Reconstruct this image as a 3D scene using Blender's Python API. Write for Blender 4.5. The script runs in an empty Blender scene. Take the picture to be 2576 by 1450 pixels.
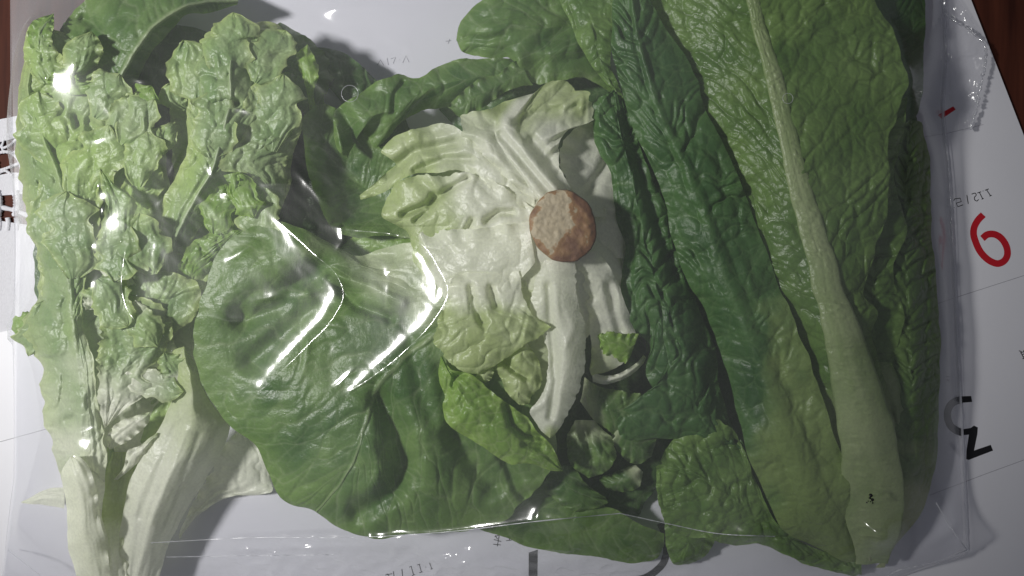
import bpy, math, random
import numpy as np
from mathutils import Vector

# ------------------------------------------------------------------ camera, light, exposure
scene = bpy.context.scene
IMG_W, IMG_H = 2576.0, 1450.0          # photograph, in the pixels used for tracing
WIDTH_M = 0.451                        # width of the calendar plane that the picture covers
PX = WIDTH_M / IMG_W
CAM_H = 0.40

cam_d = bpy.data.cameras.new("camera")
cam = bpy.data.objects.new("camera", cam_d)
scene.collection.objects.link(cam)
cam.location = (0, 0, CAM_H)
cam.rotation_euler = (0, 0, 0)
cam_d.sensor_width = 36.0
cam_d.lens = 36.0 * CAM_H / WIDTH_M
cam_d.clip_start = 0.01
cam_d.clip_end = 50.0
scene.camera = cam

world = bpy.data.worlds.new("World")
scene.world = world
world.use_nodes = True
bg = world.node_tree.nodes["Background"]
bg.inputs[0].default_value = (0.86, 0.88, 1.0, 1)
bg.inputs[1].default_value = 0.115

LAMP = Vector((-0.92, 0.10, 1.00))
AIM = Vector((-0.13, 0.055, 0.0))
lamp_d = bpy.data.lights.new("ceiling_lamp", 'SPOT')
lamp_d.energy = 80.0

HAZE = 0.058
lamp_d.color = (1.0, 0.985, 0.955)
lamp_d.shadow_soft_size = 0.07
lamp_d.spot_size = math.radians(28)
lamp_d.spot_blend = 1.0
lamp = bpy.data.objects.new("ceiling_lamp", lamp_d)
scene.collection.objects.link(lamp)
lamp.location = LAMP
lamp.rotation_euler = (AIM - LAMP).to_track_quat('-Z', 'Y').to_euler()
lamp["label"] = "room lamp above the bag"
lamp["category"] = "lamp"

vs = scene.view_settings
vs.view_transform = 'Standard'
vs.look = 'None'
vs.exposure = 0.0
vs.gamma = 1.0
vs.use_curve_mapping = False
scene.render.engine = 'CYCLES'
scene.cycles.transparent_max_bounces = 16
scene.cycles.max_bounces = 8

# ------------------------------------------------------------------ helpers
COL = scene.collection


def W(px, py, z=0.0):
    """photo pixel + height in metres -> world point (arrays welcome)."""
    k = PX * (CAM_H - z) / CAM_H
    return (px - IMG_W / 2) * k, (IMG_H / 2 - py) * k, z


def lin(r, g, b):
    f = lambda c: c / 12.92 if c <= 0.04045 else ((c + 0.055) / 1.055) ** 2.4
    return (f(r / 255), f(g / 255), f(b / 255), 1.0)


def make_empty(name, loc, label, cat, group=None):
    o = bpy.data.objects.new(name, None)
    o.empty_display_size = 0.02
    o.location = loc
    o["label"] = label
    o["category"] = cat
    if group:
        o["group"] = group
    COL.objects.link(o)
    return o


def mesh_from(name, verts, faces, mat, parent=None, smooth=True, attrs=None):
    me = bpy.data.meshes.new(name)
    verts = np.asarray(verts, dtype=np.float32)
    faces = np.asarray(faces, dtype=np.int32)
    if parent is not None:
        verts = verts - np.array(parent_origin(parent), dtype=np.float32)
    nv, nf = len(verts), len(faces)
    k = faces.shape[1]
    me.vertices.add(nv)
    me.vertices.foreach_set("co", verts.ravel())
    me.loops.add(nf * k)
    me.loops.foreach_set("vertex_index", faces.ravel())
    me.polygons.add(nf)
    me.polygons.foreach_set("loop_start", np.arange(0, nf * k, k, dtype=np.int32))
    me.polygons.foreach_set("loop_total", np.full(nf, k, dtype=np.int32))
    me.update(calc_edges=True)
    me.polygons.foreach_set("use_smooth", np.full(nf, smooth))
    for nm, arr in (attrs or {}).items():
        a = me.attributes.new(nm, 'FLOAT', 'POINT')
        a.data.foreach_set("value", np.asarray(arr, dtype=np.float32).ravel())
    me.materials.append(mat)
    o = bpy.data.objects.new(name, me)
    COL.objects.link(o)
    if parent is not None:
        o.parent = parent
    return o


def parent_origin(p):
    v = Vector((0, 0, 0))
    while p is not None:
        v = v + Vector(p.location)
        p = p.parent
    return v


def grid_faces(nu, nv):
    i = np.arange(nv - 1)[:, None] * nu + np.arange(nu - 1)[None, :]
    return np.stack([i, i + 1, i + nu + 1, i + nu], -1).reshape(-1, 4)


# ---- numpy noise
def _h(ix, iy, seed):
    n = (ix.astype(np.int64) * 374761393 + iy.astype(np.int64) * 668265263 + seed * 2147483647 + 1013) & 0xffffffff
    n = ((n ^ (n >> 13)) * 1274126177) & 0xffffffff
    n = n ^ (n >> 16)
    return (n & 0xffffff) / float(0xffffff)


def noise(x, y, seed=0):
    ix, iy = np.floor(x), np.floor(y)
    fx, fy = x - ix, y - iy
    fx = fx * fx * fx * (fx * (fx * 6 - 15) + 10)
    fy = fy * fy * fy * (fy * (fy * 6 - 15) + 10)
    a, b = _h(ix, iy, seed), _h(ix + 1, iy, seed)
    c, d = _h(ix, iy + 1, seed), _h(ix + 1, iy + 1, seed)
    return (a + (b - a) * fx + (c - a) * fy + (a - b - c + d) * fx * fy) * 2 - 1


def fbm(x, y, seed=0, octv=3, gain=0.5):
    t, a, s = 0, 1.0, 0
    for k in range(octv):
        t = t + a * noise(x * 2 ** k + 17.3 * k, y * 2 ** k - 9.1 * k, seed + k)
        s += a
        a *= gain
    return t / s


def voronoi(x, y, seed=0):
    ix, iy = np.floor(x), np.floor(y)
    f1 = np.full(x.shape, 9.0)
    f2 = np.full(x.shape, 9.0)
    cid = np.zeros(x.shape)
    for dx in (-1, 0, 1):
        for dy in (-1, 0, 1):
            cx, cy = ix + dx, iy + dy
            px = cx + 0.12 + 0.76 * _h(cx, cy, seed)
            py = cy + 0.12 + 0.76 * _h(cx, cy, seed + 77)
            d = np.hypot(px - x, py - y)
            m = d < f1
            f2 = np.where(m, f1, np.minimum(f2, d))
            cid = np.where(m, _h(cx, cy, seed + 5), cid)
            f1 = np.where(m, d, f1)
    return f1, f2, cid


def sstep(a, b, x):
    t = np.clip((x - a) / (b - a), 0, 1)
    return t * t * (3 - 2 * t)


def curve(pts, t):
    """smooth interpolation through control points at t in [0,1] (chord-length parameter)."""
    p = np.asarray(pts, float)
    seg = np.hypot(np.diff(p[:, 0]), np.diff(p[:, 1])) + 1e-3
    u = np.concatenate([[0], np.cumsum(seg)])
    u /= u[-1]
    m = np.zeros_like(p)
    for k in range(len(p)):
        if k == 0:
            m[k] = (p[1] - p[0]) / (u[1] - u[0])
        elif k == len(p) - 1:
            m[k] = (p[-1] - p[-2]) / (u[-1] - u[-2])
        else:
            a = (p[k] - p[k - 1]) / (u[k] - u[k - 1])
            b = (p[k + 1] - p[k]) / (u[k + 1] - u[k])
            wa, wb = u[k + 1] - u[k], u[k] - u[k - 1]
            m[k] = (a * wa + b * wb) / (wa + wb)
    i = np.clip(np.searchsorted(u, t, side='right') - 1, 0, len(p) - 2)
    h = (u[i + 1] - u[i])
    s = (t - u[i]) / h
    s = s[..., None]
    h = h[..., None]
    return ((2 * s**3 - 3 * s**2 + 1) * p[i] + (s**3 - 2 * s**2 + s) * h * m[i]
            + (-2 * s**3 + 3 * s**2) * p[i + 1] + (s**3 - s**2) * h * m[i + 1])


def poly_dist(px, py, pts, param=False):
    """distance of pixel points from a polyline, plus position along it."""
    best = np.full(px.shape, 1e9)
    par = np.zeros(px.shape)
    for k, ((x0, y0), (x1, y1)) in enumerate(zip(pts[:-1], pts[1:])):
        dx, dy = x1 - x0, y1 - y0
        t = np.clip(((px - x0) * dx + (py - y0) * dy) / (dx * dx + dy * dy + 1e-9), 0, 1)
        dd = np.hypot(px - x0 - t * dx, py - y0 - t * dy)
        par = np.where(dd < best, (k + t) / (len(pts) - 1.0), par)
        best = np.minimum(best, dd)
    return (best, par) if param else best


# crop coordinate systems used for tracing (each is the photo at twice the tracing scale)
OFF = {1: (0, 0), 2: (0, 725), 3: (694.5, 0), 4: (694.5, 725), 5: (1452, 0), 6: (1452, 725),
       7: (2146.7, 0), 8: (2146.7, 725)}


def K(crop, pts):
    ox, oy = OFF[crop]
    return [(ox + p[0] / 2.0, oy + p[1] / 2.0) + tuple(p[2:]) for p in pts]


# ------------------------------------------------------------------ materials
def new_mat(name):
    m = bpy.data.materials.new(name)
    m.use_nodes = True
    nt = m.node_tree
    for n in list(nt.nodes):
        nt.nodes.remove(n)
    out = nt.nodes.new("ShaderNodeOutputMaterial")
    return m, nt, out


def nd(nt, kind, **kw):
    n = nt.nodes.new(kind)
    for k, v in kw.items():
        setattr(n, k, v)
    return n


def mixc(nt, fac, a, b, mode='MIX'):
    n = nd(nt, "ShaderNodeMix", data_type='RGBA', blend_type=mode)
    for sock, val in ((n.inputs[0], fac), (n.inputs[6], a), (n.inputs[7], b)):
        if hasattr(val, "is_linked") or isinstance(val, bpy.types.NodeSocket):
            nt.links.new(val, sock)
        else:
            sock.default_value = val
    return n.outputs[2]


def mathn(nt, op, a, b=None, clamp=False):
    n = nd(nt, "ShaderNodeMath", operation=op, use_clamp=clamp)
    for sock, val in ((n.inputs[0], a), (n.inputs[1], b)):
        if val is None:
            continue
        if isinstance(val, bpy.types.NodeSocket):
            nt.links.new(val, sock)
        else:
            sock.default_value = val
    return n.outputs[0]


def leaf_material(name, deep, mid, edge, pale, vein_amt=0.25, rough=0.36, trans=0.22, tip=0.5, vein=None, net=150, netcol=0.18, netbump=0.2, lime=None):
    m, nt, out = new_mat(name)
    at = {k: nd(nt, "ShaderNodeAttribute", attribute_name=k).outputs["Fac"] for k in ("pale", "vein", "edge", "tone")}
    tc = nd(nt, "ShaderNodeTexCoord").outputs["Object"]
    n1 = nd(nt, "ShaderNodeTexNoise")
    n1.inputs["Scale"].default_value = 55
    n1.inputs["Detail"].default_value = 5
    nt.links.new(tc, n1.inputs["Vector"])
    n2 = nd(nt, "ShaderNodeTexNoise")
    n2.inputs["Scale"].default_value = 900
    n2.inputs["Detail"].default_value = 4
    nt.links.new(tc, n2.inputs["Vector"])
    r1 = nd(nt, "ShaderNodeMapRange")
    r1.inputs[1].default_value = 0.36
    r1.inputs[2].default_value = 0.66
    nt.links.new(n1.outputs[0], r1.inputs[0])
    tone = mathn(nt, 'ADD', mathn(nt, 'MULTIPLY', r1.outputs[0], 0.6), mathn(nt, 'MULTIPLY', at["tone"], 0.4))
    c = mixc(nt, tone, deep, mid)
    if lime:
        nl = nd(nt, "ShaderNodeTexNoise")
        nl.inputs["Scale"].default_value = 24
        nl.inputs["Detail"].default_value = 3
        nt.links.new(tc, nl.inputs["Vector"])
        rl = nd(nt, "ShaderNodeMapRange")
        rl.inputs[1].default_value = 0.50
        rl.inputs[2].default_value = 0.68
        nt.links.new(nl.outputs[0], rl.inputs[0])
        c = mixc(nt, rl.outputs[0], c, lime)
    c = mixc(nt, mathn(nt, 'MULTIPLY', at["edge"], tip), c, edge)
    # fine net of veins
    dst = nd(nt, "ShaderNodeTexNoise")
    dst.inputs["Scale"].default_value = 160
    nt.links.new(tc, dst.inputs["Vector"])
    wv = nd(nt, "ShaderNodeVectorMath", operation='MULTIPLY_ADD')
    nt.links.new(dst.outputs["Color"], wv.inputs[0])
    wv.inputs[1].default_value = (0.006, 0.006, 0.0)
    nt.links.new(tc, wv.inputs[2])
    vo = nd(nt, "ShaderNodeTexVoronoi", feature='DISTANCE_TO_EDGE', voronoi_dimensions='2D')
    vo.inputs["Scale"].default_value = net
    nt.links.new(wv.outputs[0], vo.inputs["Vector"])
    ln = nd(nt, "ShaderNodeMapRange")
    ln.inputs[1].default_value = 0.0
    ln.inputs[2].default_value = 0.09
    ln.inputs[3].default_value = 1.0
    ln.inputs[4].default_value = 0.0
    nt.links.new(vo.outputs["Distance"], ln.inputs[0])
    c = mixc(nt, mathn(nt, 'MULTIPLY', ln.outputs[0], netcol), c, vein or pale)
    vb = nd(nt, "ShaderNodeMapRange", interpolation_type='SMOOTHSTEP')
    vb.inputs[2].default_value = 0.30
    nt.links.new(vo.outputs["Distance"], vb.inputs[0])
    c = mixc(nt, mathn(nt, 'MULTIPLY', at["vein"], vein_amt), c, vein or pale)
    pn = mathn(nt, 'ADD', at["pale"], mathn(nt, 'MULTIPLY', mathn(nt, 'SUBTRACT', n1.outputs[0], 0.5), 0.35), clamp=True)
    pn = mathn(nt, 'MULTIPLY', pn, mathn(nt, 'MULTIPLY', at["pale"], 4.0, clamp=True))
    c = mixc(nt, pn, c, pale)
    hv = nd(nt, "ShaderNodeMapRange")
    hv.inputs[1].default_value = 0.3
    hv.inputs[2].default_value = 0.7
    hv.inputs[3].default_value = 0.93
    hv.inputs[4].default_value = 1.07
    nt.links.new(n2.outputs[0], hv.inputs[0])
    mul = nd(nt, "ShaderNodeVectorMath", operation='SCALE')
    nt.links.new(c, mul.inputs[0])
    nt.links.new(hv.outputs[0], mul.inputs["Scale"])
    c = mul.outputs[0]
    bs = nd(nt, "ShaderNodeBsdfPrincipled")
    nt.links.new(c, bs.inputs["Base Color"])
    rr = nd(nt, "ShaderNodeMapRange")
    rr.inputs[3].default_value = rough - 0.12
    rr.inputs[4].default_value = rough + 0.14
    nt.links.new(n1.outputs[0], rr.inputs[0])
    nt.links.new(rr.outputs[0], bs.inputs["Roughness"])
    bs.inputs["Specular IOR Level"].default_value = 0.5
    bump = nd(nt, "ShaderNodeBump")
    bump.inputs["Strength"].default_value = 0.28
    bump.inputs["Distance"].default_value = 0.0008
    nt.links.new(n2.outputs[0], bump.inputs["Height"])
    bump2 = nd(nt, "ShaderNodeBump")
    bump2.inputs["Strength"].default_value = netbump
    bump2.inputs["Distance"].default_value = 0.0011
    nt.links.new(vb.outputs[0], bump2.inputs["Height"])
    nt.links.new(bump2.outputs[0], bump.inputs["Normal"])
    nt.links.new(bump.outputs[0], bs.inputs["Normal"])
    tr = nd(nt, "ShaderNodeBsdfTranslucent")
    sat = nd(nt, "ShaderNodeHueSaturation")
    sat.inputs["Saturation"].default_value = 1.25
    sat.inputs["Value"].default_value = 1.15
    nt.links.new(c, sat.inputs["Color"])
    nt.links.new(sat.outputs[0], tr.inputs["Color"])
    mx = nd(nt, "ShaderNodeMixShader")
    mx.inputs[0].default_value = trans
    nt.links.new(bs.outputs[0], mx.inputs[1])
    nt.links.new(tr.outputs[0], mx.inputs[2])
    nt.links.new(mx.outputs[0], out.inputs[0])
    return m


PALE_W = (0.66, 0.72, 0.47, 1)
M_ROMAINE = leaf_material("romaine_leaf", (0.100, 0.205, 0.042, 1), (0.215, 0.350, 0.090, 1), (0.25, 0.40, 0.10, 1), (0.46, 0.52, 0.26, 1), 0.5, vein=(0.075, 0.135, 0.03, 1), rough=0.32, trans=0.3, net=170, netcol=0.3, netbump=0.28)  # dark vein colour also puts the shade of the vein grooves into the blade
M_ROMDARK = leaf_material("romaine_dark_leaf", (0.034, 0.100, 0.024, 1), (0.080, 0.185, 0.046, 1), (0.09, 0.20, 0.04, 1), (0.225, 0.325, 0.095, 1), 0.45, rough=0.42, vein=(0.15, 0.25, 0.09, 1), net=140, netcol=0.25, netbump=0.26)
M_RIB = leaf_material("romaine_rib", (0.29, 0.41, 0.150, 1), (0.40, 0.51, 0.225, 1), (0.20, 0.33, 0.085, 1), (0.52, 0.60, 0.33, 1), 0.35, rough=0.34, tip=1.0, trans=0.35, netcol=0.0, netbump=0.05)
M_BUTTER = leaf_material("butterhead_leaf", (0.058, 0.142, 0.030, 1), (0.185, 0.305, 0.085, 1), (0.22, 0.35, 0.08, 1), PALE_W, 0.17, trans=0.3, net=110, netcol=0.05, netbump=0.16)
M_PALE = leaf_material("butterhead_heart_leaf", (0.47, 0.57, 0.24, 1), (0.59, 0.67, 0.38, 1), (0.44, 0.56, 0.18, 1), (0.86, 0.88, 0.74, 1), 0.12, rough=0.30, trans=0.38, net=90, netcol=0.0, netbump=0.12)
M_LIME = leaf_material("bright_green_leaf", (0.18, 0.33, 0.05, 1), (0.29, 0.46, 0.095, 1), (0.35, 0.51, 0.10, 1), (0.6, 0.68, 0.36, 1), 0.2, trans=0.35)
M_FRILL = leaf_material("frilly_leaf", (0.20, 0.335, 0.115, 1), (0.43, 0.545, 0.27, 1), (0.56, 0.65, 0.25, 1), (0.82, 0.84, 0.69, 1), 0.25, trans=0.30, tip=0.7, vein=(0.22, 0.31, 0.11, 1), net=170, netcol=0.3, netbump=0.26, lime=(0.38, 0.54, 0.16, 1))
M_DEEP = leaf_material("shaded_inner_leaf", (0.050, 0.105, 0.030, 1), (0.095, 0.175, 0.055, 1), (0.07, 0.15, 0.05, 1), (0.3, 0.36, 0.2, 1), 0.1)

# ------------------------------------------------------------------ leaf builder
CLOUD = []            # world points of all leaves: the film is draped over them
BL = 0.80              # overall blister strength
CR = 0.80              # overall crumple strength
SP = 3.1              # mesh spacing in tracing pixels


class Surf:
    pass


def leaf(parent, mat, L, R, S=None, seed=1, name="leaf", arch=0.0, blister=0.10, spacing=60, cell=0.62, vk=0.75,
         crumple=0.20, cscale=150, ruffle=0.15, rfreq=5, teeth=0.04, tfreq=18, pale=(0.0, 0.0), palew=0.0,
         rib=None, dents=(), sp=None, film=True, fold=0.05, pleat=0.0, pfreq=6, rays=0.0, cellamt=1.0, label=None, spike=0.0, zadd=0.0, pskew=0.0):
    """one leaf: a skin stretched between its two traced edges, with veins, blisters, crumples and torn margins.
    heights in cm, lengths in tracing pixels; L and R run from the leaf's base to its tip."""
    sp = sp or SP
    crumple = crumple * min(1.0, cscale / 120.0)
    fold = fold * min(1.0, cscale / 120.0)
    blister = blister * min(1.0, spacing / 55.0)
    L = [tuple(p) for p in L]
    R = [tuple(p) for p in R]
    tt = np.linspace(0, 1, 60)
    cl, cr = curve(L, tt), curve(R, tt)
    if S is None:
        # smooth midline: the mean of the edges, simplified
        t6 = np.linspace(0, 1, 6)
        S = [tuple(q) for q in (curve(L, t6) + curve(R, t6)) / 2]
        S = [(q[0], q[1], q[2] + arch * math.sin(math.pi * min(max(t, 0.03), 0.97)) ** 0.6) for q, t in zip(S, t6)]
    cs = curve(S, tt)
    length = max(np.hypot(np.diff(c[:, 0]), np.diff(c[:, 1])).sum() for c in (cl, cr, cs))
    wid = (np.hypot(*(cl - cs)[:, :2].T) + np.hypot(*(cr - cs)[:, :2].T)).max()
    nv = int(max(12, length / sp))
    nu = int(max(9, wid / sp))
    slen = np.hypot(np.diff(cs[:, 0]), np.diff(cs[:, 1])).sum()

    def ev(u, v, flat=False):
        """u in [-1,1] across, v in [0,1] along -> px, py, z(cm) and the masks"""
        a, b = curve(L, v), curve(R, v)
        s = curve(S, v)
        e = np.where((u < 0)[..., None], a, b)
        au = np.abs(u)
        side = np.where(u < 0, 11, 47)
        half = np.hypot(e[..., 0] - s[..., 0], e[..., 1] - s[..., 1])
        # torn / toothed margin
        tn = np.where(u < 0, noise(v * tfreq, v * 0 + 3.3, seed), noise(v * tfreq, v * 0 + 9.7, seed + 3))
        t2 = np.where(u < 0, noise(v * tfreq * 3.1, v * 0 + 1.3, seed + 8), noise(v * tfreq * 3.1, v * 0 + 5.7, seed + 9))
        k = 1 + (teeth * tn + teeth * 0.6 * t2) * au ** 3
        if spike:
            saw = np.abs(((v * tfreq * 0.9 + 0.35 * tn) % 1.0) - 0.5) * 2
            k = k - spike * (1 - saw ** 1.6) * au ** 4 * sstep(0.12, 0.3, v)
        f = au * k
        px = s[..., 0] + (e[..., 0] - s[..., 0]) * f
        py = s[..., 1] + (e[..., 1] - s[..., 1]) * f
        z = s[..., 2] + (e[..., 2] - s[..., 2]) * au ** 1.5
        d = half * u
        sl = v * slen
        # secondary veins sweep from the midrib towards the tip
        wob = 0.85 * fbm(sl / 150, d / 130, seed + 21, 3)
        ph = (sl - np.abs(d) * vk * (1 - 0.25 * au)) / spacing + wob + np.where(u < 0, 0.37, 0.0)
        fr = np.abs((ph % 1.0) - 0.5) * 2          # 1 at the vein, 0 half-way
        vein = np.exp(-((1 - fr) * spacing / 5.0) ** 2)
        sec = 1 - fr ** 5.0
        f1, f2, cid = voronoi(ph / cell * 0.9 + side, d / (spacing * cell * 1.15) + side, seed)
        cel = sstep(0.0, 0.42, f2 - f1)
        vein2 = np.exp(-((f2 - f1) / 0.07) ** 2)
        pl = np.zeros_like(u)
        if pale[1] > 0:
            pl = 1 - sstep(pale[0], pale[1], v + pskew * u + 0.10 * fbm(px / 70, py / 70, seed + 31, 2))
        ribm = np.zeros_like(u)
        if rib is not None:
            w = rib[0] + (rib[1] - rib[0]) * v ** 0.8
            ribm = np.exp(-(np.abs(d) / np.maximum(w, 1)) ** 4)
            pl = np.maximum(pl, ribm * rib[3] if len(rib) > 3 else ribm * 0.9)
            z = z + rib[2] * np.sqrt(np.clip(1 - (d / np.maximum(w, 1) / 1.25) ** 2, 0, 1))
            z = z - rib[2] * 0.5 * np.exp(-((np.abs(d) - w * 1.4) / (w * 0.5 + 4)) ** 2)
        soft = (1 - 0.85 * ribm) * (1 - 0.6 * pl)
        amt = 0.25 + 0.75 * sstep(-0.35, 0.45, fbm(px / 170, py / 170, seed + 51, 2))
        bl = BL * blister * soft * amt * (0.75 * (sec - 0.5) + 0.8 * cellamt * (cel - 0.5) * (0.3 + 1.1 * cid))
        z = z + (0 if flat else bl)
        z = z + CR * crumple * (1 - 0.6 * ribm) * fbm((px + 28 * noise(px / 70, py / 70, seed + 43)) / cscale, (py + 28 * noise(px / 70 + 7, py / 70, seed + 44)) / cscale, seed + 41, 3, 0.45)
        # folded creases: sharp valleys from ridged noise
        rg = 1 - np.abs(fbm(px / (cscale * 0.8), py / (cscale * 0.8), seed + 55, 2))
        z = z - CR * fold * rg ** 7 * (1 - ribm)
        if pleat:
            z = z + pleat * (1 - 0.7 * ribm) * (noise(u * pfreq + 20, v * 2.2 + d / 400, seed + 57) + 0.5 * noise(u * pfreq * 2.3 + 5, v * 4, seed + 58))
        if rays:      # folds that run out from the stem of the butterhead
            th = np.arctan2(py - 569, px - 1417) + 0.25 * noise(px / 90, py / 90, seed + 66)
            rr = np.hypot(px - 1417, py - 569)
            z = z + rays * sstep(110, 320, rr) * (noise(th * 6 + 30, rr / 220, seed % 7 + 66) + 0.45 * noise(th * 15 + 30, rr / 90, seed % 7 + 67))
        ph2 = np.where(u < 0, 0.0, 2.1)
        z = z + ruffle * au ** 3 * np.sin(2 * np.pi * rfreq * v + ph2 + 2.2 * noise(v * rfreq * 0.8, v * 0 + side, seed + 61))
        px = px + 5 * fbm(px / 60, py / 60, seed + 71, 2)
        py = py + 5 * fbm(px / 60 + 9, py / 60 + 4, seed + 72, 2)
        for pts, wd, dep in dents:
            z = z - dep * np.exp(-(poly_dist(px, py, pts) / wd) ** 2)
        z = z + zadd
        edge = np.clip(au ** 5 + sstep(0.86, 1.0, v) * 0.6, 0, 1)
        return px, py, np.maximum(z, 0.12), np.clip(pl, 0, 1), np.clip(0.8 * vein + 0.45 * cellamt * vein2, 0, 1), edge, cid, half

    u, v = np.meshgrid(np.linspace(-1, 1, nu), np.linspace(0, 1, nv))
    px, py, z, pl, ve, ed, tone, half = ev(u, v)
    X, Y, Z = W(px, py, z / 100)
    P = np.stack([X, Y, Z], -1).reshape(-1, 3)
    if film:
        CLOUD.append(P)
    o = mesh_from(name, P, grid_faces(nu, nv), mat, parent,
                  attrs={"pale": pl, "vein": ve, "edge": ed, "tone": tone})
    if label:
        o["label"] = label
    o["_"] = 0
    del o["_"]
    sf = Surf()
    sf.ev, sf.slen, sf.o, sf.seed = ev, slen, o, seed
    return sf


def midrib(sf, mat, widths, v0, v1, height, ticks=0.03, groove=0.0, off=0.0, name="midrib"):
    """a thick fleshy rib lying along a leaf's spine"""
    nv = int(sf.slen * (v1 - v0) / 3.0)
    nu = 40
    t, v = np.meshgrid(np.linspace(-1, 1, nu), np.linspace(v0, v1, nv))
    half = sf.ev(t * 0 + 0.5, v)[7]
    halfl = sf.ev(t * 0 - 0.5, v)[7]
    k = (v - v0) / (v1 - v0)
    w = np.interp(k, np.linspace(0, 1, len(widths)), widths)
    w = w * (1 + 0.04 * noise(v * 5, v * 0, sf.seed + 5))
    hw = np.where(t < 0, halfl, half)
    u = np.clip(off + t * w / np.maximum(hw, 1), -0.97, 0.97)
    px, py, z, pl, ve, ed, tone, _ = sf.ev(u, v, True)
    prof = np.sqrt(np.clip(1 - np.abs(t) ** 2.6, 0, 1))
    zc = z[:, nu // 2][:, None]
    zb = np.where(np.abs(t) > 0.85, z - 0.15, 0.75 * zc + 0.25 * z)
    hh = height * (1 - 0.55 * k) * (0.25 + 0.75 * sstep(0.0, 0.12, k))
    zz = zb + hh * prof - 0.12 * (1 - prof)
    zz = zz - groove * hh * np.exp(-(t / 0.10) ** 2) - groove * 0.5 * hh * np.exp(-((t - 0.5) / 0.08) ** 2) - groove * 0.4 * hh * np.exp(-((t + 0.45) / 0.08) ** 2)
    # short cross wrinkles
    s = v * sf.slen
    tk = noise(s / 5.5, t * 3.0, sf.seed + 90)
    mask = sstep(0.15, 0.5, fbm(s / 60, t * 2.6, sf.seed + 91, 2) + 0.30) * np.exp(-(t / 0.75) ** 4)
    zz = zz + ticks * tk * mask * prof
    X, Y, Z = W(px, py, zz / 100)
    P = np.stack([X, Y, Z], -1).reshape(-1, 3)
    CLOUD.append(P)
    pale = np.clip(0.30 + 0.6 * fbm(s / 160, t * 1.3, sf.seed + 92, 3), 0, 1)
    return mesh_from(name, P, grid_faces(nu, nv), mat, sf.o,
                     attrs={"pale": pale, "vein": np.clip(mask * np.clip(tk, 0, 1), 0, 1), "edge": np.abs(t) ** 5 * 0.9, "tone": prof})


# ------------------------------------------------------------------ table, cloth, calendar
def wood_material():
    m, nt, out = new_mat("dark_wood")
    tc = nd(nt, "ShaderNodeTexCoord").outputs["Object"]
    mp = nd(nt, "ShaderNodeMapping")
    mp.inputs["Scale"].default_value = (60, 5, 5)
    mp.inputs["Rotation"].default_value = (0, 0, 0.35)
    nt.links.new(tc, mp.inputs[0])
    n = nd(nt, "ShaderNodeTexNoise")
    n.inputs["Scale"].default_value = 3
    n.inputs["Detail"].default_value = 7
    nt.links.new(mp.outputs[0], n.inputs["Vector"])
    rp = nd(nt, "ShaderNodeValToRGB")
    rp.color_ramp.elements[0].position = 0.3
    rp.color_ramp.elements[0].color = (0.038, 0.010, 0.006, 1)
    rp.color_ramp.elements[1].position = 0.72
    rp.color_ramp.elements[1].color = (0.105, 0.030, 0.016, 1)
    nt.links.new(n.outputs[0], rp.inputs[0])
    bs = nd(nt, "ShaderNodeBsdfPrincipled")
    bs.inputs["Roughness"].default_value = 0.7
    bs.inputs["Specular IOR Level"].default_value = 0.15
    nt.links.new(rp.outputs[0], bs.inputs["Base Color"])
    nt.links.new(bs.outputs[0], out.inputs[0])
    return m


def matte(name, col, rough=0.6, nscale=400, amt=0.06, bump=0.1, bscale=1500, spec=0.3):
    m, nt, out = new_mat(name)
    tc = nd(nt, "ShaderNodeTexCoord").outputs["Object"]
    n = nd(nt, "ShaderNodeTexNoise")
    n.inputs["Scale"].default_value = nscale
    n.inputs["Detail"].default_value = 4
    nt.links.new(tc, n.inputs["Vector"])
    lo = tuple(c * (1 - amt) for c in col[:3]) + (1,)
    hi = tuple(min(1, c * (1 + amt)) for c in col[:3]) + (1,)
    bs = nd(nt, "ShaderNodeBsdfPrincipled")
    nt.links.new(mixc(nt, n.outputs[0], lo, hi), bs.inputs["Base Color"])
    bs.inputs["Roughness"].default_value = rough
    bs.inputs["Specular IOR Level"].default_value = spec
    n2 = nd(nt, "ShaderNodeTexNoise")
    n2.inputs["Scale"].default_value = bscale
    nt.links.new(tc, n2.inputs["Vector"])
    bp = nd(nt, "ShaderNodeBump")
    bp.inputs["Strength"].default_value = bump
    bp.inputs["Distance"].default_value = 0.0004
    nt.links.new(n2.outputs[0], bp.inputs["Height"])
    nt.links.new(bp.outputs[0], bs.inputs["Normal"])
    nt.links.new(bs.outputs[0], out.inputs[0])
    return m


M_WOOD = wood_material()
M_PAPER = matte("calendar_paper", (0.74, 0.74, 0.78), 0.45, 60, 0.02, 0.05)
M_CLOTH = matte("white_cotton", (0.62, 0.62, 0.66), 0.85, 900, 0.10, 0.6, 2600)
M_INK = matte("black_ink", (0.012, 0.012, 0.014), 0.5)
M_RED = matte("red_ink", (0.50, 0.012, 0.022), 0.45)
M_GREYINK = matte("grey_ink", (0.32, 0.32, 0.35), 0.5)


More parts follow.
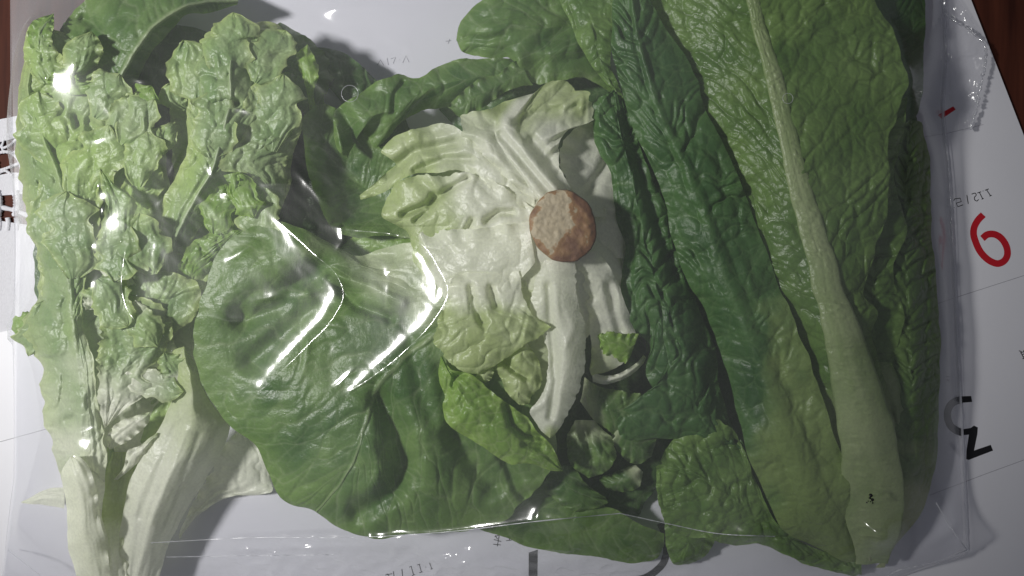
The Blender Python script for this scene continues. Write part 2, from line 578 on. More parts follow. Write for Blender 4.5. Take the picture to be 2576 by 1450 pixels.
def slab(name, poly, z0, z1, mat, parent=None, sub=None):
    """a thin solid sheet with the traced outline (pixel coordinates at z0)"""
    P = [W(x, y, 0.0)[:2] for x, y in poly]
    me = bpy.data.meshes.new(name)
    n = len(P)
    vs_ = [(x, y, z1) for x, y in P] + [(x, y, z0) for x, y in P]
    fs = [tuple(range(n))[::-1], tuple(range(n, 2 * n))]
    for i in range(n):
        j = (i + 1) % n
        fs.append((i, j, n + j, n + i))
    if parent is not None:
        o0 = parent_origin(parent)
        vs_ = [(v[0] - o0.x, v[1] - o0.y, v[2] - o0.z) for v in vs_]
    me.from_pydata(vs_, [], fs)
    me.update()
    import bmesh
    bm = bmesh.new()
    bm.from_mesh(me)
    bmesh.ops.recalc_face_normals(bm, faces=bm.faces)
    bm.to_mesh(me)
    bm.free()
    me.materials.append(mat)
    o = bpy.data.objects.new(name, me)
    COL.objects.link(o)
    if parent is not None:
        o.parent = parent
    return o


def ribbon(name, pts, width, mat, parent, z, closed=False, smooth=True):
    """a printed stroke: flat ink ribbon along a traced line"""
    p = np.asarray([(x, y, 0) for x, y in pts], float)
    if smooth and len(p) > 2:
        q = curve(p, np.linspace(0, 1, 12 * len(p)))
    else:
        q = p
    t = np.gradient(q[:, :2], axis=0)
    if len(q) > 2 and not smooth:
        pass
    t /= np.linalg.norm(t, axis=1)[:, None] + 1e-9
    nrm = np.stack([-t[:, 1], t[:, 0]], -1)
    a = q[:, :2] + nrm * width / 2
    b = q[:, :2] - nrm * width / 2
    V = []
    for s in (a, b):
        X, Y, _ = W(s[:, 0], s[:, 1], 0.0)
        V.append(np.stack([X, Y, np.full(len(X), z)], -1))
    n = len(q)
    V = np.concatenate(V)
    F = np.array([(i, i + 1, n + i + 1, n + i) for i in range(n - 1)])
    return mesh_from(name, V, F, mat, parent, smooth=False)


def poly_ink(name, pts, mat, parent, z):
    P = [W(x, y, 0.0)[:2] for x, y in pts]
    o0 = parent_origin(parent)
    me = bpy.data.meshes.new(name)
    me.from_pydata([(x - o0.x, y - o0.y, z - o0.z) for x, y in P], [], [tuple(range(len(P)))])
    me.materials.append(mat)
    o = bpy.data.objects.new(name, me)
    COL.objects.link(o)
    o.parent = parent
    return o


table = slab("table_top", [(-2500, -2500), (5000, -2500), (5000, 4000), (-2500, 4000)], -0.03, -0.0012, M_WOOD)
table["kind"] = "structure"

# white lace cloth, at the left ------------------------------------------------
cloth = make_empty("lace_tablecloth", W(-150, 560, 0.0), "white cotton cloth with an openwork lace border on the brown table", "tablecloth")


def cloth_sheet(name, poly):
    return slab(name, poly, -0.0010, -0.0003, M_CLOTH, cloth)


cloth_sheet("hem", [(-420, 420), (-420, 360), (-60, 318), (0, 300), (60, 288), (140, 270), (140, 318), (60, 340), (20, 352), (-60, 372)])
cloth_sheet("woven_band", [(-420, 520), (-420, 470), (-60, 452), (0, 440), (30, 434), (70, 436), (140, 430), (140, 490), (70, 488), (0, 492), (-60, 500)])
cloth_sheet("woven_field", [(-420, 610), (-60, 574), (0, 556), (70, 566), (140, 560), (240, 560), (240, 900), (-420, 900)])


def thread(name, pts, r):
    """a crocheted thread: a round tube along traced points"""
    q = curve(np.asarray([(x, y, 0) for x, y in pts], float), np.linspace(0, 1, 10 * len(pts)))
    X, Y, _ = W(q[:, 0], q[:, 1], 0.0)
    c = np.stack([X, Y, np.full(len(X), -0.0004)], -1)
    t = np.gradient(c, axis=0)
    t /= np.linalg.norm(t, axis=1)[:, None] + 1e-12
    up = np.array([0, 0, 1.0])
    s = np.cross(t, up)
    k = 8
    V = []
    for j in range(k):
        an = 2 * math.pi * j / k
        V.append(c + (s * math.cos(an) + up * math.sin(an) * 0.6) * (r * PX) * (1 + 0.12 * np.sin(np.arange(len(c)) * 1.7))[:, None])
    V = np.stack(V, 1).reshape(-1, 3)
    F = []
    for i in range(len(c) - 1):
        for j in range(k):
            F.append((i * k + j, i * k + (j + 1) % k, (i + 1) * k + (j + 1) % k, (i + 1) * k + j))
    return mesh_from(name, V, np.array(F), M_CLOTH, cloth)


for dx in (-240, -180, -120, -60, 0, 60):
    k = 0.15 * dx
    thread("lace_thread", [(-10 + dx, 352 - k * .3), (6 + dx, 372 - k * .3), (22 + dx, 366 - k * .3), (44 + dx, 350 - k * .3), (54 + dx, 352 - k * .3)], 3.4)
    thread("lace_thread", [(-10 + dx, 386), (14 + dx, 382), (34 + dx, 390), (48 + dx, 408), (52 + dx, 424)], 4.2)
    thread("lace_thread", [(-8 + dx, 430), (14 + dx, 424), (34 + dx, 416), (54 + dx, 408)], 3.8)
    thread("lace_thread", [(28 + dx, 386), (42 + dx, 380), (56 + dx, 376)], 3.4)
    thread("lace_thread", [(8 + dx, 352), (4 + dx, 372), (10 + dx, 386)], 3.0)
    thread("lace_thread", [(-8 + dx, 438), (10 + dx, 430), (40 + dx, 444), (54 + dx, 436)], 3.6)
thread("lace_thread", [(-300, 556), (-100, 536), (0, 522), (30, 528), (80, 545), (140, 550)], 6.0)
for q in range(9):
    thread("lace_thread", [(-330 + q * 46, 480), (-326 + q * 46, 508), (-330 + q * 46, 545)], 10.0)
for q in range(16):
    thread("lace_thread", [(-290 + q * 22, 548), (-288 + q * 22, 562), (-290 + q * 22, 580)], 6.5)

# calendar sheets --------------------------------------------------------------
cal = make_empty("calendar_sheet", W(1800, 700, 0.0), "white calendar sheet under the bag, upside down, with a large red digit", "calendar")
slab("paper", [(2432, -20), (2600, 412), (3150, 1820), (1900, 2300), (700, 2300), (420, 900), (330, -700), (2180, -700)], 0.0006, 0.0009, M_PAPER, cal)
ZI = 0.00094
cal2 = make_empty("loose_paper_sheet", W(100, 1150, 0.0), "plain white paper sheet under the white stalks of the frilly lettuce", "paper")
slab("paper", [(-420, 945), (0, 837), (60, 822), (900, 610), (1100, 1900), (-420, 1900)], 0.0, 0.0004, M_PAPER, cal2)
ribbon("printed_line", [(-100, 1140), (0, 1112), (130, 1076), (300, 1030)], 1.6, M_GREYINK, cal2, 0.00044, smooth=False)


def A(pts):      # crop around the red digit
    return [(2336.2 + .2394 * x, 410.4 + .2394 * y) for x, y in pts]


def B(pts):      # crop around the black digit
    return [(2336.2 + .2394 * x, 852.4 + .2394 * y) for x, y in pts]


def Cc(pts):     # crop along the bottom
    return [(884 + .3431 * x, 1294.4 + .3431 * y) for x, y in pts]


def Dd(pts):     # crop at the top right
    return [(2209.9 + .2612 * x, .2612 * y) for x, y in pts]


ribbon("red_digit", A([(562, 545), (505, 605), (468, 675), (460, 745), (482, 830), (520, 915), (580, 990), (650, 1040), (715, 1058), (775, 1035), (813, 975), (812, 905), (780, 830), (725, 772), (660, 748), (600, 756), (553, 795)]), 17.0, M_RED, cal, ZI)
for st in ([(580, 290), (620, 275)], [(595, 282), (640, 350)], [(628, 352), (650, 342)], [(558, 294), (562, 300)],
           [(500, 318), (540, 305)], [(522, 312), (556, 380)], [(545, 384), (566, 374)],
           [(440, 330), (480, 322), (488, 338), (470, 365), (475, 392), (495, 402), (513, 385)], [(390, 340), (405, 432)],
           [(252, 400), (262, 380), (320, 372), (332, 408), (278, 425), (296, 462), (350, 442)], [(256, 470), (260, 474)]):
    ribbon("printed_stroke", A(st), 2.1, M_INK, cal, ZI, smooth=len(st) == 7 and st[0] == (440, 330))
ribbon("printed_line", A([(-250, 1590), (300, 1405), (1000, 1180), (1300, 1080)]), 1.2, M_GREYINK, cal, ZI, smooth=False)
ribbon("printed_line", B([(0, 1640), (600, 1412), (1100, 1230)]), 1.2, M_GREYINK, cal, ZI, smooth=False)
ribbon("printed_line", Dd([(300, 1345), (650, 1290), (1000, 1205)]), 1.0, M_GREYINK, cal, ZI, smooth=False)
poly_ink("black_digit", B([(340, 950), (430, 935), (465, 910), (505, 930), (500, 1000), (465, 1172), (640, 1112), (665, 1172), (410, 1270), (383, 1262), (385, 1180), (412, 1005), (345, 1012)]), M_INK, cal, ZI)
poly_ink("black_digit", B([(335, 603), (435, 600), (446, 662), (335, 671)]), M_INK, cal, ZI)
ribbon("black_digit", B([(340, 640), (270, 655), (215, 700), (188, 770), (195, 860), (235, 930), (290, 965), (345, 985)]), 18.5, M_INK, cal, ZI)
for st in ([(935, 125), (965, 135)], [(955, 140), (985, 200), (972, 210), (1010, 205)], [(950, 150), (1010, 125)], [(965, 170), (1015, 148)], [(985, 120), (1005, 190)], [(975, 190), (1015, 175)]):
    ribbon("printed_stroke", B(st), 1.9, M_INK, cal, ZI, smooth=False)
for st in ([(170, 395), (215, 400)], [(180, 420), (210, 450)], [(175, 440), (212, 425)]):
    ribbon("printed_stroke", B(st), 2.0, M_GREYINK, cal, ZI, smooth=False)
poly_ink("black_digit", Cc([(1300, 275), (1366, 255), (1362, 600), (1298, 600)]), M_INK, cal, ZI)
ribbon("black_digit", Cc([(2262, 60), (2290, 130), (2305, 200), (2308, 270), (2285, 350), (2230, 410), (2150, 460), (2050, 480)]), 18, M_INK, cal, ZI)
for st in ([(1050, 160), (1090, 145)], [(1085, 145), (1070, 230)], [(1045, 180), (1100, 195)], [(1040, 215), (1095, 220)], [(1055, 150), (1072, 178)],
           [(1135, 190), (1185, 182)], [(1150, 135), (1160, 188)], [(1135, 137), (1165, 132)], [(1230, 135), (1235, 170)],
           [(575, 350), (590, 395)], [(582, 398), (598, 392)], [(545, 380), (549, 384)], [(500, 362), (515, 420)], [(500, 424), (524, 416)], [(440, 378), (458, 440)], [(445, 445), (468, 436)],
           [(425, 382), (445, 376)], [(485, 366), (505, 360)], [(372, 395), (378, 450)], [(310, 412), (316, 460)], [(250, 440), (300, 430)], [(262, 430), (290, 460)]):
    ribbon("printed_stroke", Cc(st), 2.0, M_INK, cal, ZI, smooth=False)
poly_ink("red_digit", Dd([(560, 1115), (710, 1030), (735, 1060), (600, 1150)]), M_RED, cal, ZI)
for i, st in enumerate(([(950, 166), (958, 152), (966, 166)], [(975, 148), (978, 166)], [(984, 150), (996, 146), (990, 162)], [(1006, 152), (1007, 153)], [(1014, 160), (1022, 142), (1030, 158)], [(1128, 112), (1132, 100)], [(1122, 106), (1136, 104)])):
    ribbon("printed_stroke", st, 2.0, M_GREYINK, cal, ZI, smooth=False)
# ------------------------------------------------------------------ the three lettuces
CR, BL = 0.70, 1.0
# (1) long romaine ------------------------------------------------------------
rom = make_empty("romaine_lettuce", W(2010, 700, 0.0), "long dark green romaine lettuce with one thick pale midrib inside the clear bag", "lettuce")


def Z(pts, *zs):
    """give traced points their heights (cm), spread evenly along them"""
    n = len(pts)
    zz = np.interp(np.linspace(0, 1, n), np.linspace(0, 1, len(zs)), zs)
    return [(p[0], p[1], float(z)) for p, z in zip(pts, zz)]


# under leaf that fills the head
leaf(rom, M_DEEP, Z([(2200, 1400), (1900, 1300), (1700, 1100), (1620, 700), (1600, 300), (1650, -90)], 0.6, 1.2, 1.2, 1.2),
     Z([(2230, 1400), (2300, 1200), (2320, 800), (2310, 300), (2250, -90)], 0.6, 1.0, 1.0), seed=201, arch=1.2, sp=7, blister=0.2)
# dark back leaf, upper right
leaf(rom, M_ROMDARK, Z(K(7, [(0, 760), (30, 400), (60, 100), (100, -110)]), 2.2, 2.6, 2.6),
     Z(K(7, [(300, 680), (345, 480), (358, 300), (358, 120), (350, -110)]), 1.2, 1.6, 1.8, 1.8), pleat=0.04, pfreq=3, seed=211, arch=0.3,
     blister=0.16, spacing=70, teeth=0.02)
# outer bubbly leaf, right
leaf(rom, M_ROMAINE, Z([(2215, 1425), (2200, 1250), (2190, 1000), (2190, 800), (2190, 560), (2215, 380), (2290, 300)], 0.8, 2.4, 3.0, 3.2, 3.0, 2.8),
     Z(K(7, [(110, 2850), (330, 2600), (400, 2400), (432, 2200), (440, 1950), (436, 1700), (418, 1450), (400, 1200), (388, 1000), (380, 800), (362, 690), (345, 620), (286, 600)]), 0.5, 1.4, 1.6, 1.7, 1.6, 1.5, 1.6),
     S=Z([(2225, 1425), (2275, 1250), (2290, 1000), (2285, 750), (2275, 500), (2290, 300)], 0.8, 2.5, 3.0, 3.0, 2.8, 2.4),
     seed=221, blister=0.30, spacing=46, cell=0.8, crumple=0.25, cscale=110, teeth=0.025, pale=(0.10, 0.34), ruffle=0.05)
# leaf between
leaf(rom, M_ROMAINE, Z(K(7, [(60, 2250), (0, 1900), (-40, 1400), (0, 900), (100, 600), (268, 482)]), 2.6, 3.6, 3.9, 3.8, 3.4),
     Z(K(7, [(130, 2250), (230, 2050), (215, 1800), (250, 1600), (200, 1350), (265, 1150), (230, 1000), (205, 860), (245, 720), (264, 600), (272, 484)]), 2.2, 3.0, 3.3, 3.2, 3.3, 3.4),
     seed=231, blister=0.24, spacing=52, cell=0.75, crumple=0.28, cscale=100, teeth=0.03, pale=(0.05, 0.22))
leaf(rom, M_RIB, Z(K(8, [(300, 900), (190, 650), (120, 450), (110, 370)]), 2.0, 3.2, 3.4), Z(K(8, [(330, 900), (260, 650), (240, 480), (190, 375)]), 1.8, 3.0, 3.4),
     seed=233, arch=0.25, blister=0.05, crumple=0.08, teeth=0.02, name="leaf")
# main leaf on top with the thick midrib
sf = leaf(rom, M_ROMAINE,
          Z(K(5, [(1400, 2840), (1345, 2600), (1300, 2350), (1230, 2100), (1130, 1800), (1010, 1550), (900, 1330), (800, 1100), (700, 850), (610, 620), (520, 400), (420, 180), (280, -130)]),
            1.6, 2.4, 3.2, 3.6, 3.6, 3.5, 3.4, 3.3),
          Z(K(5, [(1560, 2840), (1645, 2620), (1645, 2400), (1600, 2150), (1560, 1950), (1500, 1780), (1480, 1660), (1512, 1580), (1440, 1490), (1470, 1380), (1510, 1250), (1560, 1080), (1570, 900), (1560, 740), (1590, 600), (1640, 470), (1655, 380), (1612, 270), (1580, 150), (1525, 40), (1470, -130)]),
            1.4, 2.6, 3.2, 3.8, 4.2, 4.1, 4.2, 4.1, 4.2, 4.1, 4.0),
          S=Z(K(5, [(1480, 2840), (1500, 2600), (1490, 2350), (1440, 2080), (1380, 1850), (1310, 1600), (1250, 1400), (1165, 1100), (1090, 800), (1025, 540), (975, 330), (915, 120), (860, -130)]),
              1.7, 3.6, 4.7, 5.0, 5.0, 4.9, 4.7, 4.5),
          cellamt=0.8, seed=241, blister=0.22, spacing=64, cell=0.8, vk=1.15, crumple=0.22, cscale=130, ruffle=0.10, rfreq=7, teeth=0.03, tfreq=16,
          pale=(0.06, 0.30), fold=0.10)
midrib(sf, M_RIB, [88, 94, 88, 76, 61, 48, 39, 33, 29, 25, 22, 19], 0.0, 0.998, 0.22, ticks=0.04, groove=0.10)
# dark leaf left of it: its own petiole at the bottom, the blade running up to the top of the picture
sf = leaf(rom, M_ROMDARK,
          Z(K(5, [(1350, 2830), (1190, 2750), (1045, 2670), (960, 2530), (900, 2400), (850, 2250), (800, 2070), (760, 1900), (705, 1720), (640, 1560), (545, 1400), (480, 1200), (430, 980), (335, 770), (262, 600), (235, 510), (200, 380), (172, 150), (185, -130)]),
            1.2, 1.9, 2.6, 3.0, 3.2, 3.4, 3.8, 4.2, 4.3, 4.3, 4.2),
          Z(K(5, [(1430, 2830), (1410, 2640), (1390, 2480), (1345, 2310), (1290, 2180), (1240, 2010), (1180, 1870), (1140, 1740), (1090, 1610), (1035, 1480), (985, 1350), (930, 1190), (880, 1050), (790, 850), (720, 700), (650, 560), (600, 400), (540, 280), (430, 130), (330, -130)]),
            1.3, 3.2, 4.0, 4.3, 4.4, 4.4, 4.3, 4.3, 4.2, 4.2),
          S=Z(K(5, [(1390, 2830), (1290, 2680), (1190, 2500), (1110, 2300), (1020, 2080), (940, 1850), (860, 1650), (770, 1430), (690, 1200), (610, 980), (510, 760), (430, 600), (370, 420), (300, 150), (260, -130)]),
              1.4, 3.3, 4.1, 4.5, 4.6, 4.7, 4.7, 4.6),
          pleat=0.04, pfreq=3, seed=251, blister=0.20, spacing=92, cell=0.6, vk=0.95, crumple=0.26, cscale=140, ruffle=0.07, rfreq=8, teeth=0.02,
          pale=(0.22, 0.40), pskew=-0.11, fold=0.14, rib=(40, 4, 0.10, 0.0),
          label="dark green outer leaf with a pale broad stalk")
# second dark leaf, further left, hanging over the butterhead
leaf(rom, M_ROMDARK,
     Z(K(5, [(780, 2260), (560, 2210), (420, 2200), (220, 2190), (215, 2090), (390, 1985), (345, 1880), (362, 1740), (300, 1680), (208, 1580), (222, 1400), (236, 1235), (200, 1120), (186, 960), (178, 880), (92, 725), (78, 620), (78, 510), (185, 455)]),
       2.6, 3.0, 3.4, 3.9, 4.1, 4.2, 4.2, 4.2),
     Z(K(5, [(850, 2260), (760, 2100), (715, 1930), (690, 1760), (630, 1600), (570, 1430), (500, 1250), (450, 1050), (360, 850), (300, 680), (240, 520)]), 2.3, 2.8, 3.0, 3.3, 3.8, 4.0, 4.0),
     S=Z(K(5, [(815, 2260), (640, 2120), (560, 1900), (500, 1700), (420, 1500), (350, 1250), (310, 1050), (270, 850), (200, 600), (190, 460)]), 2.6, 3.7, 4.2, 4.4, 4.5, 4.5, 4.2),
     pleat=0.04, pfreq=3, seed=261, blister=0.20, spacing=84, cell=0.66, vk=0.8, crumple=0.30, cscale=100, teeth=0.03, ruffle=0.08, fold=0.16,
     dents=[([(1575, 300), (1610, 420), (1650, 560), (1700, 700)], 14, 0.35)])
# light flap at the top left
leaf(rom, M_ROMAINE, Z(K(5, [(-130, -140), (-60, 60), (0, 200), (80, 340), (150, 430), (222, 515)]), 3.2, 3.8, 4.0), Z(K(5, [(190, -140), (178, 40), (180, 180), (165, 330), (200, 420), (236, 515)]), 3.8, 4.0, 4.1),
     seed=271, arch=0.25, blister=0.14, spacing=70, vk=0.5, crumple=0.15, teeth=0.01, ruffle=0.04)
# crinkled leaf at the bottom
leaf(rom, M_ROMAINE, Z(K(6, [(1430, 1440), (1200, 1400), (1050, 1340), (900, 1285), (800, 1300), (680, 1270), (560, 1250), (450, 1180), (405, 1060), (392, 900)]), 0.8, 1.5, 1.9, 2.2, 2.4),
     Z(K(6, [(1430, 1380), (1150, 1290), (1010, 1190), (930, 1040), (860, 880), (800, 740), (690, 650), (570, 680), (470, 780), (410, 890)]), 1.0, 1.9, 2.6, 2.9, 2.9, 2.6),
     seed=281, arch=0.2, blister=0.12, spacing=58, cell=0.8, crumple=0.50, cscale=90, teeth=0.04, fold=0.3, vk=0.4)
leaf(rom, M_ROMAINE, Z(K(6, [(700, 1200), (690, 1290), (640, 1355), (570, 1390)]), 1.4, 1.0, 0.8), Z(K(6, [(430, 1050), (440, 1200), (455, 1330), (485, 1385), (560, 1390)]), 1.9, 1.2, 0.8),
     seed=285, arch=0.5, blister=0.08, spacing=50, crumple=0.2, teeth=0.02)
leaf(rom, M_ROMAINE, Z(K(6, [(1020, 1300), (1120, 1380), (1260, 1420), (1400, 1450)]), 0.9, 0.7, 0.6), Z(K(6, [(1020, 1250), (1200, 1330), (1330, 1380), (1420, 1440)]), 1.3, 1.2, 0.8),
     seed=287, arch=0.1, blister=0.1, crumple=0.1)

CR, BL = 0.50, 0.60
# (2) butterhead, stem end up --------------------------------------------------
but = make_empty("butterhead_lettuce", W(1300, 720, 0.0), "round butterhead lettuce with a brown cut stem and white heart, between the other two", "lettuce")
# dark under leaves that close the head from below
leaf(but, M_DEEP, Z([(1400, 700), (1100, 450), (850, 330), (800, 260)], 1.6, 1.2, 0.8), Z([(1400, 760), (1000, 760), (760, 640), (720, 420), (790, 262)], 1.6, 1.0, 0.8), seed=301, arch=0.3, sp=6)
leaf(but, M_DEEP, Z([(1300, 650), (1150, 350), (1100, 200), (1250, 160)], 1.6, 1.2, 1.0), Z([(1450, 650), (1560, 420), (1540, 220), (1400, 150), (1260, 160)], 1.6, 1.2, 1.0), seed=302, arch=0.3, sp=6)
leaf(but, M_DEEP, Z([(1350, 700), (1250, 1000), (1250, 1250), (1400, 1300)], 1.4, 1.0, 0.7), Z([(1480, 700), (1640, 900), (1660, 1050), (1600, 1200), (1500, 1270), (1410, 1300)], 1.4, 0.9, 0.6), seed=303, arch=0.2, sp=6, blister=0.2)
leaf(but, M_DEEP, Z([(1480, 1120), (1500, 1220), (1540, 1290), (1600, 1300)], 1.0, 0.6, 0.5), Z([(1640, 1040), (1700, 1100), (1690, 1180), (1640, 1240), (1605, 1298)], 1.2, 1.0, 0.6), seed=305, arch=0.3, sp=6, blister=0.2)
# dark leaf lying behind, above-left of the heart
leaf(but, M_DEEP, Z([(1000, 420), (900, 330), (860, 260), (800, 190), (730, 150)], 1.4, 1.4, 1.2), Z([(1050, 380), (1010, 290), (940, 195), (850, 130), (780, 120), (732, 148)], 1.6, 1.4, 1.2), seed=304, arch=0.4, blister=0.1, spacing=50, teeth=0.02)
# upper right leaf, dark
leaf(but, M_BUTTER, Z(K(3, [(1640, -130), (1400, -130), (1150, -110), (1050, -10), (985, 45), (940, 95), (915, 150), (910, 200)]), 2.6, 3.2, 3.3, 2.8, 2.4),
     Z(K(3, [(1700, 470), (1560, 400), (1420, 410), (1300, 420), (1230, 360), (1180, 290), (1090, 290), (1000, 285), (945, 262), (915, 205)]), 2.4, 2.8, 3.0, 3.0, 2.6, 2.4),
     seed=311, arch=0.5, blister=0.10, spacing=80, crumple=0.35, cscale=110, teeth=0.02, ruffle=0.08, fold=0.22,
     dents=[(K(3, [(1560, 60), (1440, 160), (1300, 280)]), 26, 0.35), (K(3, [(960, 190), (1060, 200), (1150, 180)]), 10, 0.2), (K(3, [(1230, 300), (1400, 250), (1500, 240)]), 22, -0.3)])
leaf(but, M_BUTTER, Z(K(3, [(1230, 290), (1120, 370), (1010, 410), (930, 470), (858, 540)]), 3.2, 3.3, 3.3), Z(K(3, [(1290, 430), (1160, 460), (1060, 530), (940, 600), (862, 545)]), 3.0, 3.0, 3.2),
     seed=313, arch=0.2, blister=0.1, spacing=46, crumple=0.15, teeth=0.04)
# rolled leaf along the top
leaf(but, M_BUTTER, Z(K(3, [(1230, 310), (1180, 295), (1060, 292), (900, 305), (800, 348), (720, 395), (600, 378), (510, 415), (430, 460), (345, 508), (288, 565)]), 2.8, 3.0, 3.0, 3.1, 3.2),
     Z(K(3, [(1230, 430), (1120, 450), (980, 480), (870, 540), (740, 560), (640, 600), (560, 690), (490, 740), (440, 660), (400, 640), (350, 800), (300, 740), (286, 620)]), 2.4, 2.3, 2.4, 2.6, 2.9, 3.2),
     seed=321, arch=0.7, blister=0.10, spacing=70, crumple=0.25, cscale=80, teeth=0.03, ruffle=0.14, rfreq=5, fold=0.18,
     dents=[(K(3, [(330, 560), (380, 640), (400, 760)]), 18, 0.6), (K(3, [(590, 560), (600, 470), (640, 420)]), 8, 0.25), (K(3, [(300, 640), (330, 760)]), 10, -0.3)])
# cupped leaf on the left
leaf(but, M_BUTTER, Z(K(3, [(1200, 1190), (900, 1200), (700, 1200), (530, 1190), (400, 1190), (310, 1160), (230, 1060), (180, 930), (150, 800), (140, 690), (122, 600), (190, 530)]), 3.4, 3.4, 3.5, 3.5, 3.5, 3.4, 3.3),
     Z(K(3, [(1200, 1000), (1000, 900), (800, 780), (640, 720), (520, 740), (450, 680), (400, 610), (330, 560), (240, 520)]), 3.0, 2.6, 2.4, 2.6, 2.8),
     S=Z(K(3, [(1200, 1090), (950, 1080), (760, 1050), (600, 1030), (460, 960), (380, 880), (300, 780), (250, 680), (215, 530)]), 3.4, 2.6, 2.0, 1.8, 2.0, 2.4, 2.9),
     rays=0.085, seed=331, blister=0.09, spacing=70, crumple=0.16, cscale=110, teeth=0.02, ruffle=0.07, pale=(0.2, 0.5))
# green tatters under the heart, lower left
leaf(but, M_LIME, Z(K(3, [(760, 1180), (640, 1180), (500, 1150), (390, 1190), (330, 1250)]), 2.8, 2.6, 2.2), Z(K(3, [(760, 1240), (640, 1320), (500, 1330), (400, 1320), (330, 1260)]), 2.6, 2.2, 2.0), pleat=0.04, pfreq=3, seed=333, arch=0.2, crumple=0.25, cscale=60, teeth=0.1)
# the big smooth leaf below
leaf(but, M_BUTTER,
     Z([(1330, 605), (1230, 620), (1120, 615), (1020, 610), (950, 632), (890, 640), (830, 612), (745, 570), (670, 556), (610, 585), (550, 640), (515, 740), (490, 850), (500, 940), (560, 1050), (640, 1120), (672, 1185), (705, 1250), (795, 1289)],
       5.2, 4.6, 4.0, 3.6, 3.6, 3.9, 4.0, 3.9, 3.6, 3.3, 2.9, 2.6),
     Z([(1400, 690), (1410, 800), (1410, 920), (1400, 1040), (1398, 1120), (1384, 1180), (1358, 1230), (1310, 1272), (1245, 1318), (1190, 1334), (1110, 1341), (1010, 1350), (925, 1356), (870, 1338), (797, 1291)],
       5.0, 4.6, 4.0, 3.6, 3.3, 3.0, 2.8, 2.7, 2.6, 2.6),
     S=Z([(1350, 655), (1240, 730), (1120, 820), (1010, 910), (950, 985), (915, 1080), (890, 1160), (845, 1230), (796, 1290)], 5.3, 5.0, 4.6, 4.5, 4.6, 4.5, 4.0, 2.8),
     rays=0.06, seed=341, blister=0.10, spacing=90, cell=0.7, vk=0.8, crumple=0.42, cscale=210, teeth=0.015, ruffle=0.08, rfreq=4, pale=(0.06, 0.50), fold=0.08,
     rib=(12, 3, 0.05, 0.22),
     dents=[([(615, 800), (690, 770), (760, 712), (800, 690)], 34, 0.75), ([(640, 775), (720, 740), (770, 735)], 20, -0.35), ([(640, 905), (760, 800), (860, 745)], 34, 0.65),
            ([(560, 760), (640, 660), (760, 640)], 50, -0.35), ([(830, 700), (900, 770), (980, 800)], 14, 0.45), ([(820, 690), (930, 720), (1010, 760)], 16, -0.3),
            ([(960, 1010), (1000, 1090), (1015, 1160), (985, 1240), (900, 1290)], 30, 0.75), ([(930, 1130), (960, 1180), (940, 1230)], 26, -0.35),
            ([(1150, 1100), (1200, 1180), (1240, 1220)], 32, 0.6), ([(1270, 1150), (1300, 1230), (1320, 1250)], 15, 0.45), ([(1070, 1090), (1090, 1220)], 50, -0.25),
            ([(1020, 800), (1050, 960), (1085, 1060)], 22, 0.22), ([(990, 640), (930, 640)], 20, 0.3), ([(1110, 930), (1140, 1100)], 20, 0.2)],
     label="broad smooth green outer leaf with rounded edge")
# heart: pale mound under the stem
leaf(but, M_PALE, Z([(1480, 470), (1300, 430), (1150, 480), (1090, 600), (1110, 720)], 3.6, 4.0, 3.8, 3.2), Z([(1560, 560), (1560, 720), (1450, 860), (1280, 850), (1112, 722)], 3.6, 4.0, 3.8, 3.2),
     S=Z([(1520, 520), (1417, 569), (1330, 640), (1230, 690), (1111, 721)], 3.6, 5.7, 5.4, 4.8, 3.3), rays=0.085, seed=351, blister=0.03, crumple=0.12, pale=(0.9, 1.0))
# left heart leaves
leaf(but, M_PALE, Z(K(3, [(1300, 1080), (1100, 960), (950, 870), (800, 870), (680, 880), (600, 930), (520, 975), (430, 1005)]), 5.3, 4.9, 4.4, 4.0, 3.6),
     Z(K(3, [(1300, 960), (1100, 800), (980, 690), (920, 650), (840, 620), (740, 638), (640, 668), (565, 715), (530, 765), (620, 800), (520, 900), (425, 985)]), 5.2, 4.6, 4.2, 4.0, 3.7, 3.5),
     rays=0.085, seed=353, arch=0.15, blister=0.06, spacing=40, crumple=0.34, cscale=110, teeth=0.04, fold=0.16, pale=(0.25, 0.7), vk=0.2,
     dents=[(K(3, [(560, 870), (700, 760), (900, 720)]), 14, 0.45), (K(3, [(700, 860), (850, 800), (980, 800)]), 10, 0.3)])
leaf(but, M_PALE, Z(K(3, [(1290, 1250), (1100, 1270), (900, 1310), (760, 1300), (690, 1250), (670, 1180), (600, 1130)]), 5.3, 5.0, 4.5, 4.1, 3.8),
     Z(K(3, [(1300, 1060), (1150, 940), (1000, 880), (850, 880), (700, 890), (610, 930), (560, 1010), (540, 1090), (590, 1125)]), 5.4, 5.0, 4.6, 4.3, 3.9),
     rays=0.085, seed=355, arch=0.2, blister=0.10, spacing=48, cell=0.9, crumple=0.32, cscale=120, teeth=0.05, fold=0.16, pale=(0.35, 0.75), vk=0.3,
     dents=[(K(3, [(640, 1080), (760, 1030), (860, 960), (960, 900)]), 9, 0.5), (K(3, [(700, 1110), (770, 1060), (790, 980)]), 8, 0.4), (K(3, [(870, 1180), (950, 1180), (985, 1110)]), 8, 0.35), (K(3, [(1060, 1110), (1120, 1070), (1190, 1070)]), 9, 0.4)])
# white shoulder, lower left of the stem
leaf(but, M_PALE, Z([(1345, 660), (1290, 720), (1210, 770), (1130, 790), (1080, 740), (1040, 660)], 5.7, 5.2, 4.7, 4.3), Z([(1330, 560), (1230, 570), (1130, 580), (1050, 590), (1036, 640)], 5.7, 5.2, 4.6, 4.3),
     rays=0.085, seed=357, arch=0.15, blister=0.03, crumple=0.28, cscale=90, pale=(0.8, 1.0), fold=0.12, teeth=0.04)
